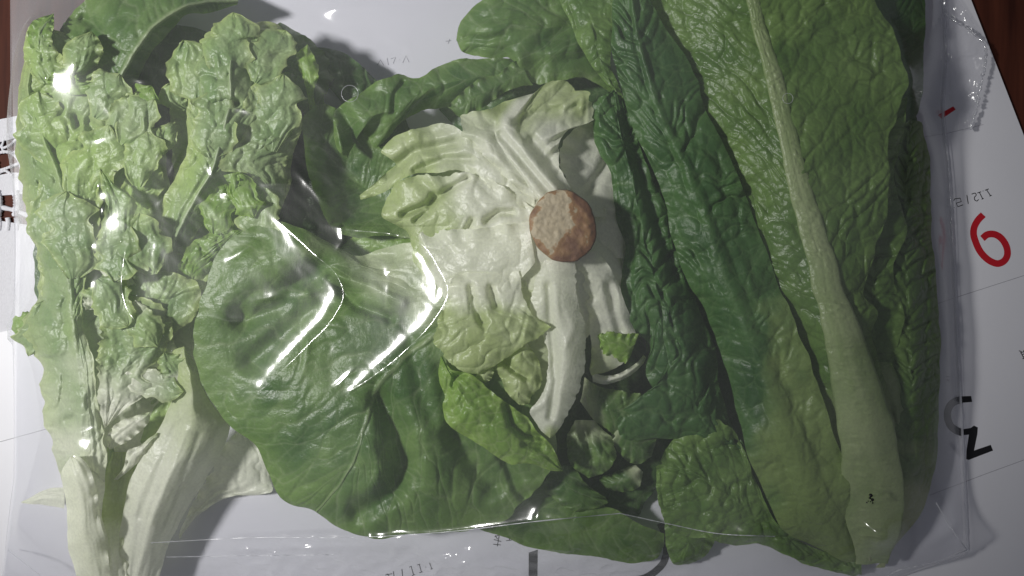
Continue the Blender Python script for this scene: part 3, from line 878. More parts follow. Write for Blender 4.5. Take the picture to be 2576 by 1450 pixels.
# top heart leaf
leaf(but, M_PALE, Z(K(3, [(1310, 1010), (1230, 960), (1110, 850), (1010, 760), (930, 660), (922, 600), (985, 562), (1090, 542), (1160, 500), (1220, 488), (1290, 472)]), 5.6, 5.0, 4.6, 4.3, 4.1, 4.0),
     Z(K(3, [(1490, 975), (1452, 890), (1418, 800), (1440, 700), (1485, 640), (1580, 605), (1592, 545), (1565, 485), (1500, 440), (1430, 405), (1360, 422), (1295, 470)]), 5.4, 4.9, 4.6, 4.4, 4.2, 4.0),
     S=Z(K(3, [(1390, 985), (1310, 880), (1220, 780), (1160, 680), (1180, 600), (1230, 540), (1292, 472)]), 5.8, 5.4, 5.0, 4.7, 4.3),
     rays=0.085, seed=361, blister=0.14, spacing=60, cell=0.85, crumple=0.30, cscale=85, teeth=0.05, ruffle=0.22, rfreq=6, pale=(0.45, 0.75), fold=0.15, rib=(30, 26, 0.22, 1.0),
     dents=[(K(3, [(1130, 680), (1250, 820), (1370, 960)]), 13, 0.38), (K(3, [(1060, 720), (1160, 860), (1290, 980)]), 16, -0.25), (K(3, [(1210, 620), (1300, 580), (1420, 560)]), 14, 0.3), (K(3, [(1290, 700), (1420, 860)]), 12, 0.25), (K(3, [(1470, 560), (1510, 530)]), 8, 0.2)])
# right heart leaf, in the shade of the dark romaine leaf
leaf(but, M_PALE, Z(K(3, [(1500, 985), (1440, 860), (1430, 750), (1500, 650), (1600, 600)]), 5.0, 4.0, 3.6, 3.4), Z(K(3, [(1590, 1090), (1700, 1080), (1760, 960), (1740, 800), (1680, 660), (1602, 602)]), 4.8, 3.8, 3.2, 3.0),
     rays=0.085, seed=363, arch=0.15, blister=0.04, crumple=0.12, teeth=0.03, pale=(0.6, 1.0), dents=[(K(3, [(1560, 980), (1640, 860), (1700, 760)]), 14, 0.35)])
leaf(but, M_PALE, Z(K(3, [(1580, 1130), (1660, 1050), (1740, 1030), (1790, 1060)]), 4.8, 4.0, 3.4), Z(K(3, [(1590, 1260), (1680, 1300), (1770, 1280), (1800, 1180), (1792, 1065)]), 4.6, 3.8, 3.2), rays=0.085, seed=364, arch=0.1, blister=0.04, crumple=0.15, pale=(0.7, 1.0))
# white ribs below the stem
leaf(but, M_PALE, Z([(1370, 655), (1340, 720), (1335, 790), (1370, 850), (1378, 930), (1360, 1000), (1335, 1035), (1350, 1070), (1384, 1104)], 5.8, 5.3, 5.0, 4.8, 4.6),
     Z([(1448, 650), (1450, 730), (1466, 800), (1471, 880), (1468, 945), (1448, 1005), (1420, 1060), (1389, 1106)], 5.8, 5.2, 4.9, 4.7, 4.6),
     rays=0.085, seed=371, arch=0.45, blister=0.05, spacing=16, cell=0.6, vk=0.15, crumple=0.08, teeth=0.05, tfreq=40, ruffle=0.03, pale=(0.9, 1.0), fold=0.03,
     dents=[([(1380, 720), (1388, 850), (1398, 960), (1385, 1050)], 10, 0.22)], name="leaf", label="curved white leaf rib below the stem")
leaf(but, M_PALE, Z([(1445, 655), (1468, 720), (1480, 800), (1486, 880), (1484, 930)], 5.5, 4.6, 4.2, 4.0), Z([(1500, 630), (1550, 700), (1580, 780), (1600, 850), (1560, 920), (1490, 945)], 5.3, 4.4, 4.0, 3.7),
     rays=0.085, seed=373, arch=0.3, blister=0.06, spacing=50, crumple=0.20, cscale=70, teeth=0.03, pale=(0.7, 1.0), dents=[([(1530, 720), (1560, 830)], 12, 0.2)])
leaf(but, M_LIME, Z(K(6, [(310, 240), (230, 232), (160, 222), (102, 242)]), 4.4, 4.5, 4.4), Z(K(6, [(270, 330), (235, 378), (180, 352), (130, 325), (104, 250)]), 4.3, 4.3, 4.4), pleat=0.04, pfreq=3, seed=375, arch=0.25, crumple=0.2, cscale=40, blister=0.06, spacing=25, teeth=0.12)
leaf(but, M_PALE, Z(K(6, [(70, 420), (130, 440), (210, 425), (280, 385), (330, 330)]), 3.6, 3.7, 3.6), Z(K(6, [(75, 470), (140, 480), (220, 462), (300, 415), (345, 345)]), 3.4, 3.4, 3.4), rays=0.085, seed=377, arch=0.3, blister=0.02, crumple=0.05, pale=(0.5, 1.2))
# pale flap with rounded blisters
leaf(but, M_PALE, Z(K(4, [(900, -80), (860, 20), (850, 90), (805, 180), (795, 260), (840, 330), (900, 388), (960, 424), (1012, 432)]), 5.3, 5.5, 5.5, 5.4, 5.2),
     Z(K(4, [(1230, -80), (1250, 60), (1280, 130), (1368, 190), (1300, 250), (1210, 315), (1110, 385), (1015, 432)]), 5.5, 5.6, 5.5, 5.4, 5.2),
     rays=0.085, seed=381, arch=0.3, blister=0.15, spacing=52, cell=0.9, crumple=0.28, cscale=75, teeth=0.04, ruffle=0.10, pale=(0.15, 0.45), fold=0.3, vk=0.3,
     dents=[(K(4, [(980, 0), (1000, 100), (1040, 170)]), 10, 0.3), (K(4, [(1080, 0), (1110, 90)]), 10, 0.3)])
leaf(but, M_PALE, Z(K(4, [(1255, 275), (1160, 330), (1112, 385), (1130, 470), (1165, 540), (1228, 592)]), 4.9, 5.0, 4.9, 4.7), Z(K(4, [(1260, 280), (1305, 340), (1330, 400), (1340, 480), (1290, 545), (1280, 580), (1232, 593)]), 4.8, 4.9, 4.8, 4.6),
     rays=0.085, seed=383, arch=0.35, blister=0.22, spacing=36, cell=1.0, crumple=0.18, cscale=50, teeth=0.05, pale=(0.0, 0.2), fold=0.2, dents=[(K(4, [(1140, 350), (1190, 410), (1260, 450)]), 9, 0.4)])
leaf(but, M_PALE, Z(K(4, [(1090, 390), (1010, 420), (1000, 440), (1050, 478)]), 4.9, 4.9, 4.7), Z(K(4, [(1092, 395), (1090, 430), (1075, 465), (1052, 478)]), 4.8, 4.8, 4.7), rays=0.085, seed=385, arch=0.2, blister=0.05, crumple=0.1, pale=(0, 0.2))
# bright small leaf
leaf(but, M_LIME, Z(K(4, [(838, 345), (880, 400), (985, 440), (1065, 500), (1150, 568), (1255, 640), (1325, 730), (1395, 800), (1443, 918)]), 5.0, 5.2, 5.1, 5.0, 4.7, 4.4),
     Z(K(4, [(828, 348), (824, 480), (848, 540), (836, 600), (880, 695), (960, 752), (1080, 820), (1180, 888), (1290, 890), (1390, 916), (1442, 922)]), 4.9, 4.8, 4.8, 4.7, 4.5, 4.3),
     pleat=0.04, pfreq=3, seed=391, arch=0.35, blister=0.11, spacing=62, cell=0.75, crumple=0.26, cscale=90, teeth=0.025, ruffle=0.10, fold=0.25,
     dents=[(K(4, [(1160, 590), (1190, 690), (1250, 740), (1330, 750)]), 9, 0.5), (K(4, [(890, 490), (900, 450), (950, 430)]), 8, 0.35), (K(4, [(1250, 790), (1330, 800)]), 9, 0.3)],
     label="small bright yellow-green leaf")
# shaded crumpled leaves, lower right
leaf(but, M_BUTTER, Z([(1470, 950), (1500, 970), (1570, 985), (1640, 1000), (1670, 1030)], 3.4, 3.2, 3.0, 2.6), Z([(1460, 1010), (1500, 1060), (1570, 1100), (1640, 1090), (1672, 1036)], 3.2, 2.8, 2.6, 2.4), seed=393, arch=0.4, blister=0.22, spacing=40, crumple=0.45, cscale=55, fold=0.3, pale=(0.0, 0.35))
leaf(but, M_BUTTER, Z([(1450, 1060), (1425, 1110), (1435, 1170), (1480, 1200)], 2.8, 2.6, 2.2), Z([(1500, 1060), (1545, 1120), (1545, 1160), (1525, 1185), (1482, 1201)], 2.8, 2.8, 2.4), seed=394, arch=0.5, blister=0.16, spacing=40, crumple=0.8, cscale=60, rays=0.25, dents=[([(1470, 1090), (1490, 1150)], 12, 0.3)], pale=(0.0, 0.5))
leaf(but, M_BUTTER, Z([(1530, 1070), (1560, 1140), (1600, 1170), (1640, 1150)], 2.8, 2.4, 2.2), Z([(1560, 1050), (1610, 1070), (1650, 1100), (1642, 1148)], 2.8, 2.4, 2.2), seed=395, arch=0.4, blister=0.15, spacing=40, crumple=0.3, cscale=50, pale=(0.0, 0.4))
leaf(but, M_BUTTER, Z([(1600, 1170), (1540, 1190), (1505, 1205), (1520, 1230)], 1.8, 1.6, 1.4), Z([(1620, 1190), (1610, 1225), (1570, 1240), (1524, 1233)], 1.6, 1.5, 1.3), seed=396, arch=0.3, blister=0.06, crumple=0.2, pale=(0.0, 0.4))
# bottom leaf lying on the calendar
leaf(but, M_BUTTER, Z([(1150, 1310), (1250, 1345), (1330, 1375), (1400, 1392), (1480, 1402), (1550, 1412), (1610, 1419), (1650, 1408), (1672, 1370)], 1.8, 1.1, 0.9, 0.9, 0.8, 0.8),
     Z([(1200, 1260), (1330, 1230), (1420, 1200), (1500, 1260), (1560, 1290), (1620, 1325), (1674, 1345)], 2.0, 2.0, 1.8, 1.6, 1.2), seed=397, arch=0.35, blister=0.05, spacing=70, crumple=0.28, cscale=120, teeth=0.015, ruffle=0.06)
leaf(but, M_BUTTER, Z([(1400, 1170), (1370, 1220), (1400, 1260), (1445, 1290)], 2.5, 2.3, 2.1), Z([(1440, 1170), (1490, 1230), (1530, 1262), (1448, 1290)], 2.4, 2.2, 2.1), seed=398, arch=0.3, blister=0.05, crumple=0.25, cscale=70)

# cut stem
def stem_disc():
    m, nt, out = new_mat("cut_stem")
    tc = nd(nt, "ShaderNodeTexCoord").outputs["Object"]
    n1 = nd(nt, "ShaderNodeTexNoise")
    n1.inputs["Scale"].default_value = 105
    n1.inputs["Detail"].default_value = 4
    nt.links.new(tc, n1.inputs["Vector"])
    n2 = nd(nt, "ShaderNodeTexNoise")
    n2.inputs["Scale"].default_value = 420
    n2.inputs["Detail"].default_value = 5
    nt.links.new(tc, n2.inputs["Vector"])
    at = nd(nt, "ShaderNodeAttribute", attribute_name="brown").outputs["Fac"]
    f = mathn(nt, 'ADD', at, mathn(nt, 'MULTIPLY', mathn(nt, 'SUBTRACT', n1.outputs[0], 0.5), 2.3))
    f = mathn(nt, 'ADD', f, mathn(nt, 'MULTIPLY', mathn(nt, 'SUBTRACT', n2.outputs[0], 0.5), 0.3))
    rp = nd(nt, "ShaderNodeValToRGB")
    rp.color_ramp.elements[0].position = 0.46
    rp.color_ramp.elements[0].color = (0.43, 0.365, 0.235, 1)
    rp.color_ramp.elements[1].position = 0.95
    rp.color_ramp.elements[1].color = (0.15, 0.070, 0.030, 1)
    e = rp.color_ramp.elements.new(0.54)
    e.color = (0.29, 0.165, 0.062, 1)
    nt.links.new(f, rp.inputs[0])
    dk = mixc(nt, 1.0, rp.outputs[0], n2.outputs[0], 'OVERLAY')
    bs = nd(nt, "ShaderNodeBsdfPrincipled")
    bs.inputs["Roughness"].default_value = 0.6
    nt.links.new(mixc(nt, 0.4, rp.outputs[0], dk), bs.inputs["Base Color"])
    bp = nd(nt, "ShaderNodeBump")
    bp.inputs["Strength"].default_value = 0.6
    bp.inputs["Distance"].default_value = 0.001
    nt.links.new(n2.outputs[0], bp.inputs["Height"])
    nt.links.new(bp.outputs[0], bs.inputs["Normal"])
    nt.links.new(bs.outputs[0], out.inputs[0])
    na, nr = 180, 50
    a, r = np.meshgrid(np.linspace(0, 2 * np.pi, na), np.linspace(0, 1, nr))
    ca, sa = np.cos(a), np.sin(a)
    per = a * 0
    rad = 1 + 0.03 * noise(ca * 3.5 + 5, sa * 3.5 + 5, 7) + 0.008 * noise(ca * 9, sa * 9, 8) + 0.05 * noise(ca * 1.4, sa * 1.4, 9)
    rx, ry = 81 * rad, 89 * rad
    top = np.clip(r / 0.8, 0, 1)                 # r<=0.8 top face, then the flank
    fl = np.clip((r - 0.8) / 0.2, 0, 1)
    k = top + 0.02 * np.sin(fl * np.pi / 2)
    px, py = 1417 + rx * k * ca + 6 * sa * k, 569 + ry * k * sa
    z = 6.35 - 0.10 * top ** 6 + 0.05 * fbm(px / 30, py / 30, 3, 3) + 0.012 * noise(px / 9, py / 9, 4) - 1.1 * fl
    X, Y, ZZ = W(px, py, z / 100)
    P = np.stack([X, Y, ZZ], -1).reshape(-1, 3)
    CLOUD.append(P)
    brown = 0.27 + 0.52 * sstep(-0.25, 0.55, k * ca * 0.9 + 0.30 * k * sa) + 0.45 * sstep(0.72, 0.98, k) - 0.62 * np.exp(-(((px - 1385) / 42) ** 2 + ((py - 575) / 48) ** 2))
    o = mesh_from("cut_stem", P, grid_faces(na, nr), m, but, attrs={"brown": brown})
    o["label"] = "round brown cut end of the stem"


stem_disc()

CR, BL = 0.62, 0.60
# (3) frilly pale lettuce on the left -------------------------------------------
fri = make_empty("leaf_lettuce", W(360, 800, 0.0), "frilly pale green lettuce with white stalks, beside the edge of the white lace cloth", "lettuce")
FK = dict(blister=0.10, spacing=52, cell=0.8, crumple=0.34, cscale=110, teeth=0.05, fold=0.22, vk=0.6)
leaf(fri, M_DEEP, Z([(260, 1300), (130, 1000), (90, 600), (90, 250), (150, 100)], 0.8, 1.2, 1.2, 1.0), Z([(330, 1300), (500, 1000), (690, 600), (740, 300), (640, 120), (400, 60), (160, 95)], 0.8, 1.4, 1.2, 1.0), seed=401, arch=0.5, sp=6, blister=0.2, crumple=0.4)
# broad pale leaves that make up the body of the head
leaf(fri, M_FRILL, Z([(250, 1230), (150, 1050), (110, 850), (90, 600), (80, 350), (120, 190), (200, 150)], 1.6, 2.2, 2.4, 2.4, 2.2), Z([(420, 1230), (400, 1000), (420, 800), (440, 560), (400, 350), (320, 220), (205, 150)], 1.6, 2.6, 2.8, 2.6, 2.2),
     pleat=0.06, pfreq=3, seed=402, arch=0.5, blister=0.14, spacing=60, crumple=0.5, cscale=120, teeth=0.05, fold=0.3, pale=(0.0, 0.5))
leaf(fri, M_FRILL, Z([(400, 1000), (360, 800), (400, 600), (440, 420), (430, 250), (520, 120)], 1.8, 2.2, 2.4, 2.2, 2.0), Z([(560, 900), (600, 740), (690, 560), (740, 380), (700, 220), (525, 118)], 1.6, 2.0, 2.2, 2.2, 2.0),
     pleat=0.06, pfreq=3, seed=403, arch=0.4, blister=0.14, spacing=60, crumple=0.5, cscale=110, teeth=0.05, fold=0.3, pale=(0.0, 0.4))
# dark leaf across the top
leaf(fri, M_BUTTER, Z(K(1, [(505, 470), (480, 330), (400, 230), (320, 150), (420, 10), (650, -130), (900, -130), (1200, -10)]), 2.6, 2.8, 2.6, 2.4, 2.0),
     Z(K(1, [(575, 495), (650, 440), (735, 300), (800, 220), (865, 150), (925, 85), (1060, 66), (1195, 28)]), 2.4, 2.6, 2.6, 2.4, 2.0),
     S=Z(K(1, [(550, 490), (610, 370), (690, 240), (780, 130), (880, 60), (1000, 20), (1198, 8)]), 3.0, 3.5, 3.5, 3.2, 2.2),
     seed=405, blister=0.09, spacing=60, crumple=0.25, cscale=110, teeth=0.02, rib=(10, 5, 0.08, 0.3), fold=0.12,
     dents=[(K(1, [(420, 100), (480, 130), (450, 180)]), 12, 0.3)])
leaf(fri, M_DEEP, Z(K(1, [(280, 300), (300, 150), (400, 60), (560, -60)]), 1.8, 2.2, 2.0), Z(K(1, [(400, 320), (520, 230), (640, 60), (700, -60), (570, -70)]), 1.8, 2.2, 2.0), seed=406, arch=0.3, blister=0.1)
# long outer leaf at the left
sf = leaf(fri, M_FRILL,
          Z(K(1, [(390, 2900), (350, 2740), (325, 2500), (305, 2400), (285, 2330), (255, 2200), (205, 2080), (190, 1990), (200, 1860), (145, 1760), (95, 1690), (150, 1560), (185, 1450), (185, 1320), (160, 1200), (125, 1080), (95, 900), (80, 720), (82, 560), (100, 420), (130, 300), (180, 240)]),
            1.4, 1.9, 2.2, 2.2, 2.2, 2.2, 2.2, 2.2, 2.2, 2.2),
          Z(K(1, [(545, 2900), (550, 2760), (515, 2580), (535, 2420), (540, 2280), (520, 2130), (485, 1950), (470, 1800), (430, 1650), (415, 1500), (440, 1380), (500, 1200), (520, 1060), (500, 900), (520, 780), (570, 660), (520, 560), (535, 470), (480, 380), (400, 330), (280, 260), (190, 238)]),
            2.2, 2.8, 3.2, 3.4, 3.5, 3.6, 3.7, 3.7, 3.5, 3.2),
          S=Z(K(1, [(470, 2900), (455, 2700), (430, 2400), (420, 2150), (400, 1900), (370, 1650), (340, 1350), (330, 1050), (290, 880), (230, 720), (160, 560), (150, 400), (185, 240)]),
              2.4, 3.2, 3.4, 3.5, 3.5, 3.5, 3.4, 3.2, 3.0),
          pleat=0.06, pfreq=3, seed=411, pale=(0.06, 0.50), rib=(22, 3, 0.06, 0.12), ruffle=0.12, rfreq=8, spike=0.10, tfreq=22, blister=0.20, spacing=62, cell=0.8, crumple=0.60, cscale=120, teeth=0.05, fold=0.3, vk=0.7,
          dents=[(K(1, [(380, 590), (390, 630)]), 10, 0.5), (K(1, [(440, 620), (470, 660), (460, 720)]), 12, 0.4), (K(1, [(270, 1020), (280, 1120)]), 10, 0.35), (K(1, [(310, 540), (300, 560)]), 9, 0.35)])
# white outer stalk
leaf(fri, M_PALE, Z(K(2, [(400, 1480), (355, 1320), (335, 1150), (322, 1000), (318, 900), (345, 848)]), 2.2, 2.8, 3.4, 3.6), Z(K(2, [(560, 1480), (545, 1330), (510, 1180), (490, 1020), (450, 900), (385, 842), (348, 846)]), 2.4, 3.2, 3.8, 3.8),
     pleat=0.03, pfreq=4, seed=413, arch=0.5, blister=0.015, crumple=0.06, teeth=0.01, pale=(1.2, 1.6), fold=0.05)
# frills at the far left
leaf(fri, M_PALE, Z(K(2, [(320, 1000), (240, 1010), (170, 1040), (102, 1074)]), 1.6, 1.0, 0.5), Z(K(2, [(320, 1110), (280, 1105), (240, 1100), (170, 1085), (104, 1078)]), 1.2, 0.8, 0.5), pleat=0.03, pfreq=4, sp=1.6, seed=415, arch=0.15, tfreq=4, teeth=0.0, ruffle=0.0, blister=0.0, crumple=0.2, cscale=90, pale=(1.5, 2.0))
# right white stalk
sf = leaf(fri, M_PALE, Z(K(2, [(590, 1480), (590, 1270), (620, 1100), (645, 985), (700, 880), (770, 760), (840, 630), (880, 520), (860, 400), (870, 320), (925, 292)]), 1.8, 2.4, 2.6, 2.8, 3.0, 3.2, 3.4),
          Z(K(2, [(790, 1480), (870, 1250), (960, 1080), (1060, 920), (1140, 760), (1160, 680), (1080, 600), (1010, 480), (985, 380), (930, 294)]), 1.4, 1.4, 1.8, 2.2, 2.8, 3.2),
          pleat=0.03, pfreq=4, seed=421, arch=1.0, blister=0.02, crumple=0.08, cscale=140, teeth=0.012, pale=(0.40, 0.95), ruffle=0.02, fold=0.0,
          dents=[(K(2, [(1010, 960), (1090, 830), (1140, 740)]), 14, 0.12), (K(2, [(700, 1150), (800, 900), (880, 700)]), 9, 0.06), (K(2, [(760, 1180), (870, 900), (940, 720)]), 9, -0.07), (K(2, [(820, 1180), (930, 920), (1000, 740)]), 8, 0.06)])
# root end between the two stalks
leaf(fri, M_PALE, Z(K(2, [(500, 1490), (505, 1300), (505, 1130), (530, 960), (560, 830)]), 2.2, 2.5, 2.5, 2.4), Z(K(2, [(650, 1490), (630, 1250), (645, 1100), (680, 950), (640, 830)]), 2.0, 2.2, 2.2, 2.2), pleat=0.05, seed=423, blister=0.02, crumple=0.1, pale=(0.1, 0.6))
leaf(fri, M_FRILL, Z(K(2, [(540, 1150), (530, 850), (560, 700), (700, 560), (820, 420)]), 1.8, 2.0, 2.2, 2.2), Z(K(2, [(600, 1150), (760, 800), (860, 620), (900, 500), (830, 415)]), 1.8, 2.0, 2.2, 2.4), pleat=0.06, pfreq=3, seed=424, blister=0.05, crumple=0.2)
# thin white frill right of it, flat on the paper
leaf(fri, M_PALE, Z(K(2, [(900, 1240), (1010, 1000), (1100, 830), (1200, 700)]), 0.8, 0.8, 1.0, 1.2), Z(K(2, [(900, 1260), (960, 1190), (1000, 1145), (1080, 1085), (1180, 1042), (1300, 1035), (1372, 1008), (1350, 900), (1310, 820), (1210, 705)]), 0.5, 0.6, 0.6, 0.8, 1.2),
     pleat=0.03, pfreq=4, seed=425, blister=0.06, spacing=40, crumple=0.22, cscale=60, teeth=0.12, tfreq=9, spike=0.05, pale=(0.8, 1.4), fold=0.2)
# frilled strips between the stalks
leaf(fri, M_FRILL, Z(K(2, [(530, 700), (495, 560), (480, 420), (490, 280), (500, 160), (560, 40)]), 3.2, 3.5, 3.7, 3.8, 3.8), Z(K(2, [(540, 695), (640, 610), (760, 520), (815, 490), (745, 458), (860, 260), (870, 150), (700, 40), (565, 36)]), 3.1, 3.2, 3.3, 3.4, 3.6, 3.8),
     pleat=0.06, pfreq=3, seed=431, pale=(0.15, 0.6), arch=0.15, blister=0.08, spacing=46, crumple=0.22, cscale=80, teeth=0.06, spike=0.08, fold=0.15)
leaf(fri, M_FRILL, Z(K(2, [(548, 815), (540, 740), (600, 670), (680, 640), (752, 618)]), 2.9, 3.0, 3.1), Z(K(2, [(560, 815), (640, 770), (720, 700), (748, 660), (754, 622)]), 2.8, 2.9, 3.0), pleat=0.06, pfreq=3, seed=432, arch=0.2, pale=(0.6, 1.2), blister=0.03, crumple=0.12, teeth=0.06)
leaf(fri, M_FRILL, Z(K(2, [(570, 970), (620, 900), (640, 820), (700, 790), (790, 720)]), 2.5, 2.8, 2.9), Z(K(2, [(590, 970), (680, 890), (740, 820), (770, 770), (794, 724)]), 2.4, 2.7, 2.9), pleat=0.06, pfreq=3, seed=433, arch=0.2, pale=(0.6, 1.2), blister=0.03, crumple=0.12, teeth=0.06)
leaf(fri, M_FRILL, Z(K(2, [(560, 330), (500, 180), (500, 60), (560, -60), (700, -90)]), 3.4, 3.6, 3.7, 3.5), Z(K(2, [(860, 420), (890, 330), (870, 250), (985, 140), (1010, 20), (900, -70), (705, -92)]), 3.2, 3.3, 3.4, 3.5, 3.4), pleat=0.06, pfreq=3, seed=435, pale=(0.0, 0.3), **FK)
leaf(fri, M_FRILL, Z(K(2, [(870, 470), (800, 430), (790, 380), (830, 330)]), 3.3, 3.4, 3.5), Z(K(2, [(960, 470), (950, 380), (905, 340), (832, 328)]), 3.2, 3.4, 3.5), pleat=0.06, pfreq=3, seed=436, arch=0.1, crumple=0.2, cscale=40, teeth=0.12, pale=(0.1, 0.5))
# upper middle leaf: a long half-rolled leaf
sf = leaf(fri, M_FRILL,
          Z(K(1, [(780, 1430), (790, 1270), (800, 1150), (820, 1000), (890, 880), (945, 760), (940, 640), (948, 500), (945, 400), (925, 290), (985, 250), (1038, 235), (1030, 180), (1110, 148), (1240, 128)]),
            2.6, 3.2, 3.6, 3.8, 3.9, 3.7, 3.3, 2.8),
          Z(K(1, [(880, 1430), (930, 1290), (1040, 1110), (1160, 950), (1230, 860), (1280, 760), (1330, 640), (1370, 520), (1330, 400), (1310, 330), (1400, 230), (1420, 140), (1330, 112), (1250, 124)]),
            2.4, 3.0, 3.2, 3.4, 3.5, 3.4, 3.2, 2.8),
          pleat=0.06, pfreq=3, seed=441, arch=0.8, blister=0.13, spacing=58, cell=0.8, crumple=0.42, cscale=95, teeth=0.04, fold=0.25, vk=0.55, ruffle=0.12, rfreq=7, pale=(0.0, 0.12), rib=(7, 3, 0.05, 0.3),
          dents=[(K(1, [(1060, 555), (1120, 530), (1190, 520)]), 11, 0.5), (K(1, [(1180, 180), (1160, 250), (1230, 300)]), 16, 0.55), (K(1, [(1100, 700), (1180, 760), (1220, 720)]), 12, 0.35)])
leaf(fri, M_FRILL, Z(K(1, [(1300, 1090), (1270, 960), (1260, 880), (1170, 872), (1095, 850), (1125, 765), (1225, 700), (1225, 560), (1265, 430), (1350, 382)]), 3.0, 3.8, 4.1, 4.1, 4.0, 3.6),
     Z(K(1, [(1390, 1110), (1435, 980), (1440, 840), (1500, 720), (1512, 600), (1450, 480), (1355, 384)]), 2.6, 3.0, 3.2, 3.2, 3.2), pleat=0.06, pfreq=3, seed=443, arch=0.35, ruffle=0.10, rfreq=5, blister=0.15, spacing=50, cell=0.85, crumple=0.3, cscale=80, teeth=0.04, fold=0.25)
leaf(fri, M_LIME, Z(K(1, [(1128, 880), (1160, 950), (1172, 1038)]), 4.2, 4.1, 3.8), Z(K(1, [(1206, 868), (1200, 950), (1174, 1038)]), 4.2, 4.2, 3.8), pleat=0.04, pfreq=3, seed=444, arch=0.15, blister=0.02, crumple=0.08, teeth=0.03)
leaf(fri, M_FRILL, Z(K(1, [(1090, 1400), (1140, 1300), (1150, 1180), (1135, 1090), (1145, 1020)]), 2.4, 2.8, 3.0, 3.0), Z(K(1, [(1400, 1150), (1340, 1110), (1260, 1060), (1200, 1010), (1150, 1015)]), 2.4, 2.8, 3.0, 3.0), pleat=0.06, pfreq=3, seed=445, arch=0.15, **FK)
# frills at the right of the head
leaf(fri, M_LIME, Z(K(1, [(1560, 580), (1530, 420), (1500, 340), (1495, 270), (1545, 220)]), 2.6, 3.2, 3.2, 3.1), Z(K(1, [(1590, 560), (1575, 470), (1598, 390), (1592, 310), (1550, 222)]), 2.6, 3.2, 3.2, 3.1), pleat=0.04, pfreq=3, seed=447, arch=0.15, blister=0.05, spacing=30, crumple=0.2, cscale=50, teeth=0.12)
leaf(fri, M_BUTTER, Z(K(1, [(1560, 640), (1520, 560), (1430, 500), (1395, 430), (1350, 402)]), 2.2, 2.6, 2.8), Z(K(1, [(1640, 560), (1620, 460), (1540, 400), (1450, 362), (1352, 400)]), 2.2, 2.8, 3.0), seed=448, arch=0.3, blister=0.08, spacing=40, crumple=0.25, cscale=60, teeth=0.08)
leaf(fri, M_BUTTER, Z(K(1, [(1300, 400), (1300, 250), (1340, 160), (1400, 120)]), 2.2, 2.4, 2.2), Z(K(1, [(1640, 480), (1690, 380), (1640, 280), (1560, 200), (1405, 118)]), 1.4, 1.6, 1.6), seed=449, arch=0.3, blister=0.08, crumple=0.25, cscale=80)
# pale torn tips
leaf(fri, M_FRILL, Z(K(1, [(560, 1450), (480, 1315), (500, 1180), (520, 1020), (500, 900), (508, 848)]), 3.6, 4.2, 4.4, 4.2), Z(K(1, [(690, 1450), (650, 1370), (752, 1358), (690, 1200), (690, 1090), (702, 1022), (640, 965), (560, 910), (512, 852)]), 3.4, 4.0, 4.2, 4.3, 4.2),
     pleat=0.06, pfreq=3, seed=451, arch=0.1, spike=0.10, tfreq=14, blister=0.07, spacing=44, crumple=0.25, cscale=80, teeth=0.07, pale=(0.1, 0.3), ruffle=0.12)
leaf(fri, M_FRILL, Z(K(1, [(600, 960), (640, 880), (690, 760), (740, 680), (800, 640)]), 3.4, 3.8, 3.9, 3.6), Z(K(1, [(740, 1050), (830, 930), (810, 810), (900, 720), (880, 610), (810, 632)]), 3.2, 3.5, 3.6, 3.6), pleat=0.06, pfreq=3, seed=453, arch=0.25, spike=0.08, blister=0.12, spacing=36, crumple=0.45, cscale=55, teeth=0.07, fold=0.3)
leaf(fri, M_FRILL, Z(K(1, [(480, 830), (510, 650), (570, 510), (640, 480), (690, 455)]), 3.5, 3.9, 4.0), Z(K(1, [(560, 800), (620, 700), (720, 600), (760, 515), (720, 470), (695, 455)]), 3.4, 3.7, 3.8), pleat=0.06, pfreq=3, seed=455, arch=0.2, spike=0.10, blister=0.12, spacing=40, crumple=0.35, cscale=60, teeth=0.06, fold=0.25)
leaf(fri, M_FRILL, Z(K(1, [(920, 560), (860, 550), (800, 490), (830, 430), (885, 412)]), 3.2, 3.5, 3.5), Z(K(1, [(950, 540), (945, 490), (938, 450), (888, 412)]), 3.2, 3.5, 3.5), pleat=0.06, pfreq=3, seed=457, arch=0.15, blister=0.06, spacing=30, crumple=0.25, cscale=45, teeth=0.08)
leaf(fri, M_FRILL, Z(K(1, [(360, 420), (250, 395), (310, 330), (315, 255), (380, 190), (452, 160)]), 3.6, 3.8, 3.8, 3.6), Z(K(1, [(440, 410), (495, 360), (500, 310), (515, 260), (490, 200), (456, 160)]), 3.5, 3.7, 3.8, 3.6), pleat=0.06, pfreq=3, seed=459, arch=0.3, blister=0.10, spacing=40, crumple=0.25, cscale=70, teeth=0.05, dents=[(K(1, [(400, 390), (480, 340)]), 9, 0.4)])
leaf(fri, M_FRILL, Z(K(1, [(200, 420), (130, 330), (112, 215), (145, 125), (270, 75)]), 3.2, 3.1, 3.0, 2.8), Z(K(1, [(330, 420), (300, 280), (260, 180), (275, 120), (272, 78)]), 3.2, 3.3, 3.2, 2.8), pleat=0.06, pfreq=3, seed=461, arch=0.3, blister=0.10, spacing=46, crumple=0.28, cscale=80, teeth=0.03, ruffle=0.12)
leaf(fri, M_LIME, Z(K(1, [(160, 240), (140, 170), (150, 120), (272, 66)]), 3.4, 3.3, 3.0), Z(K(1, [(240, 230), (262, 160), (274, 70)]), 3.4, 3.3, 3.0), pleat=0.04, pfreq=3, seed=463, arch=0.1, blister=0.05, crumple=0.15, teeth=0.05)
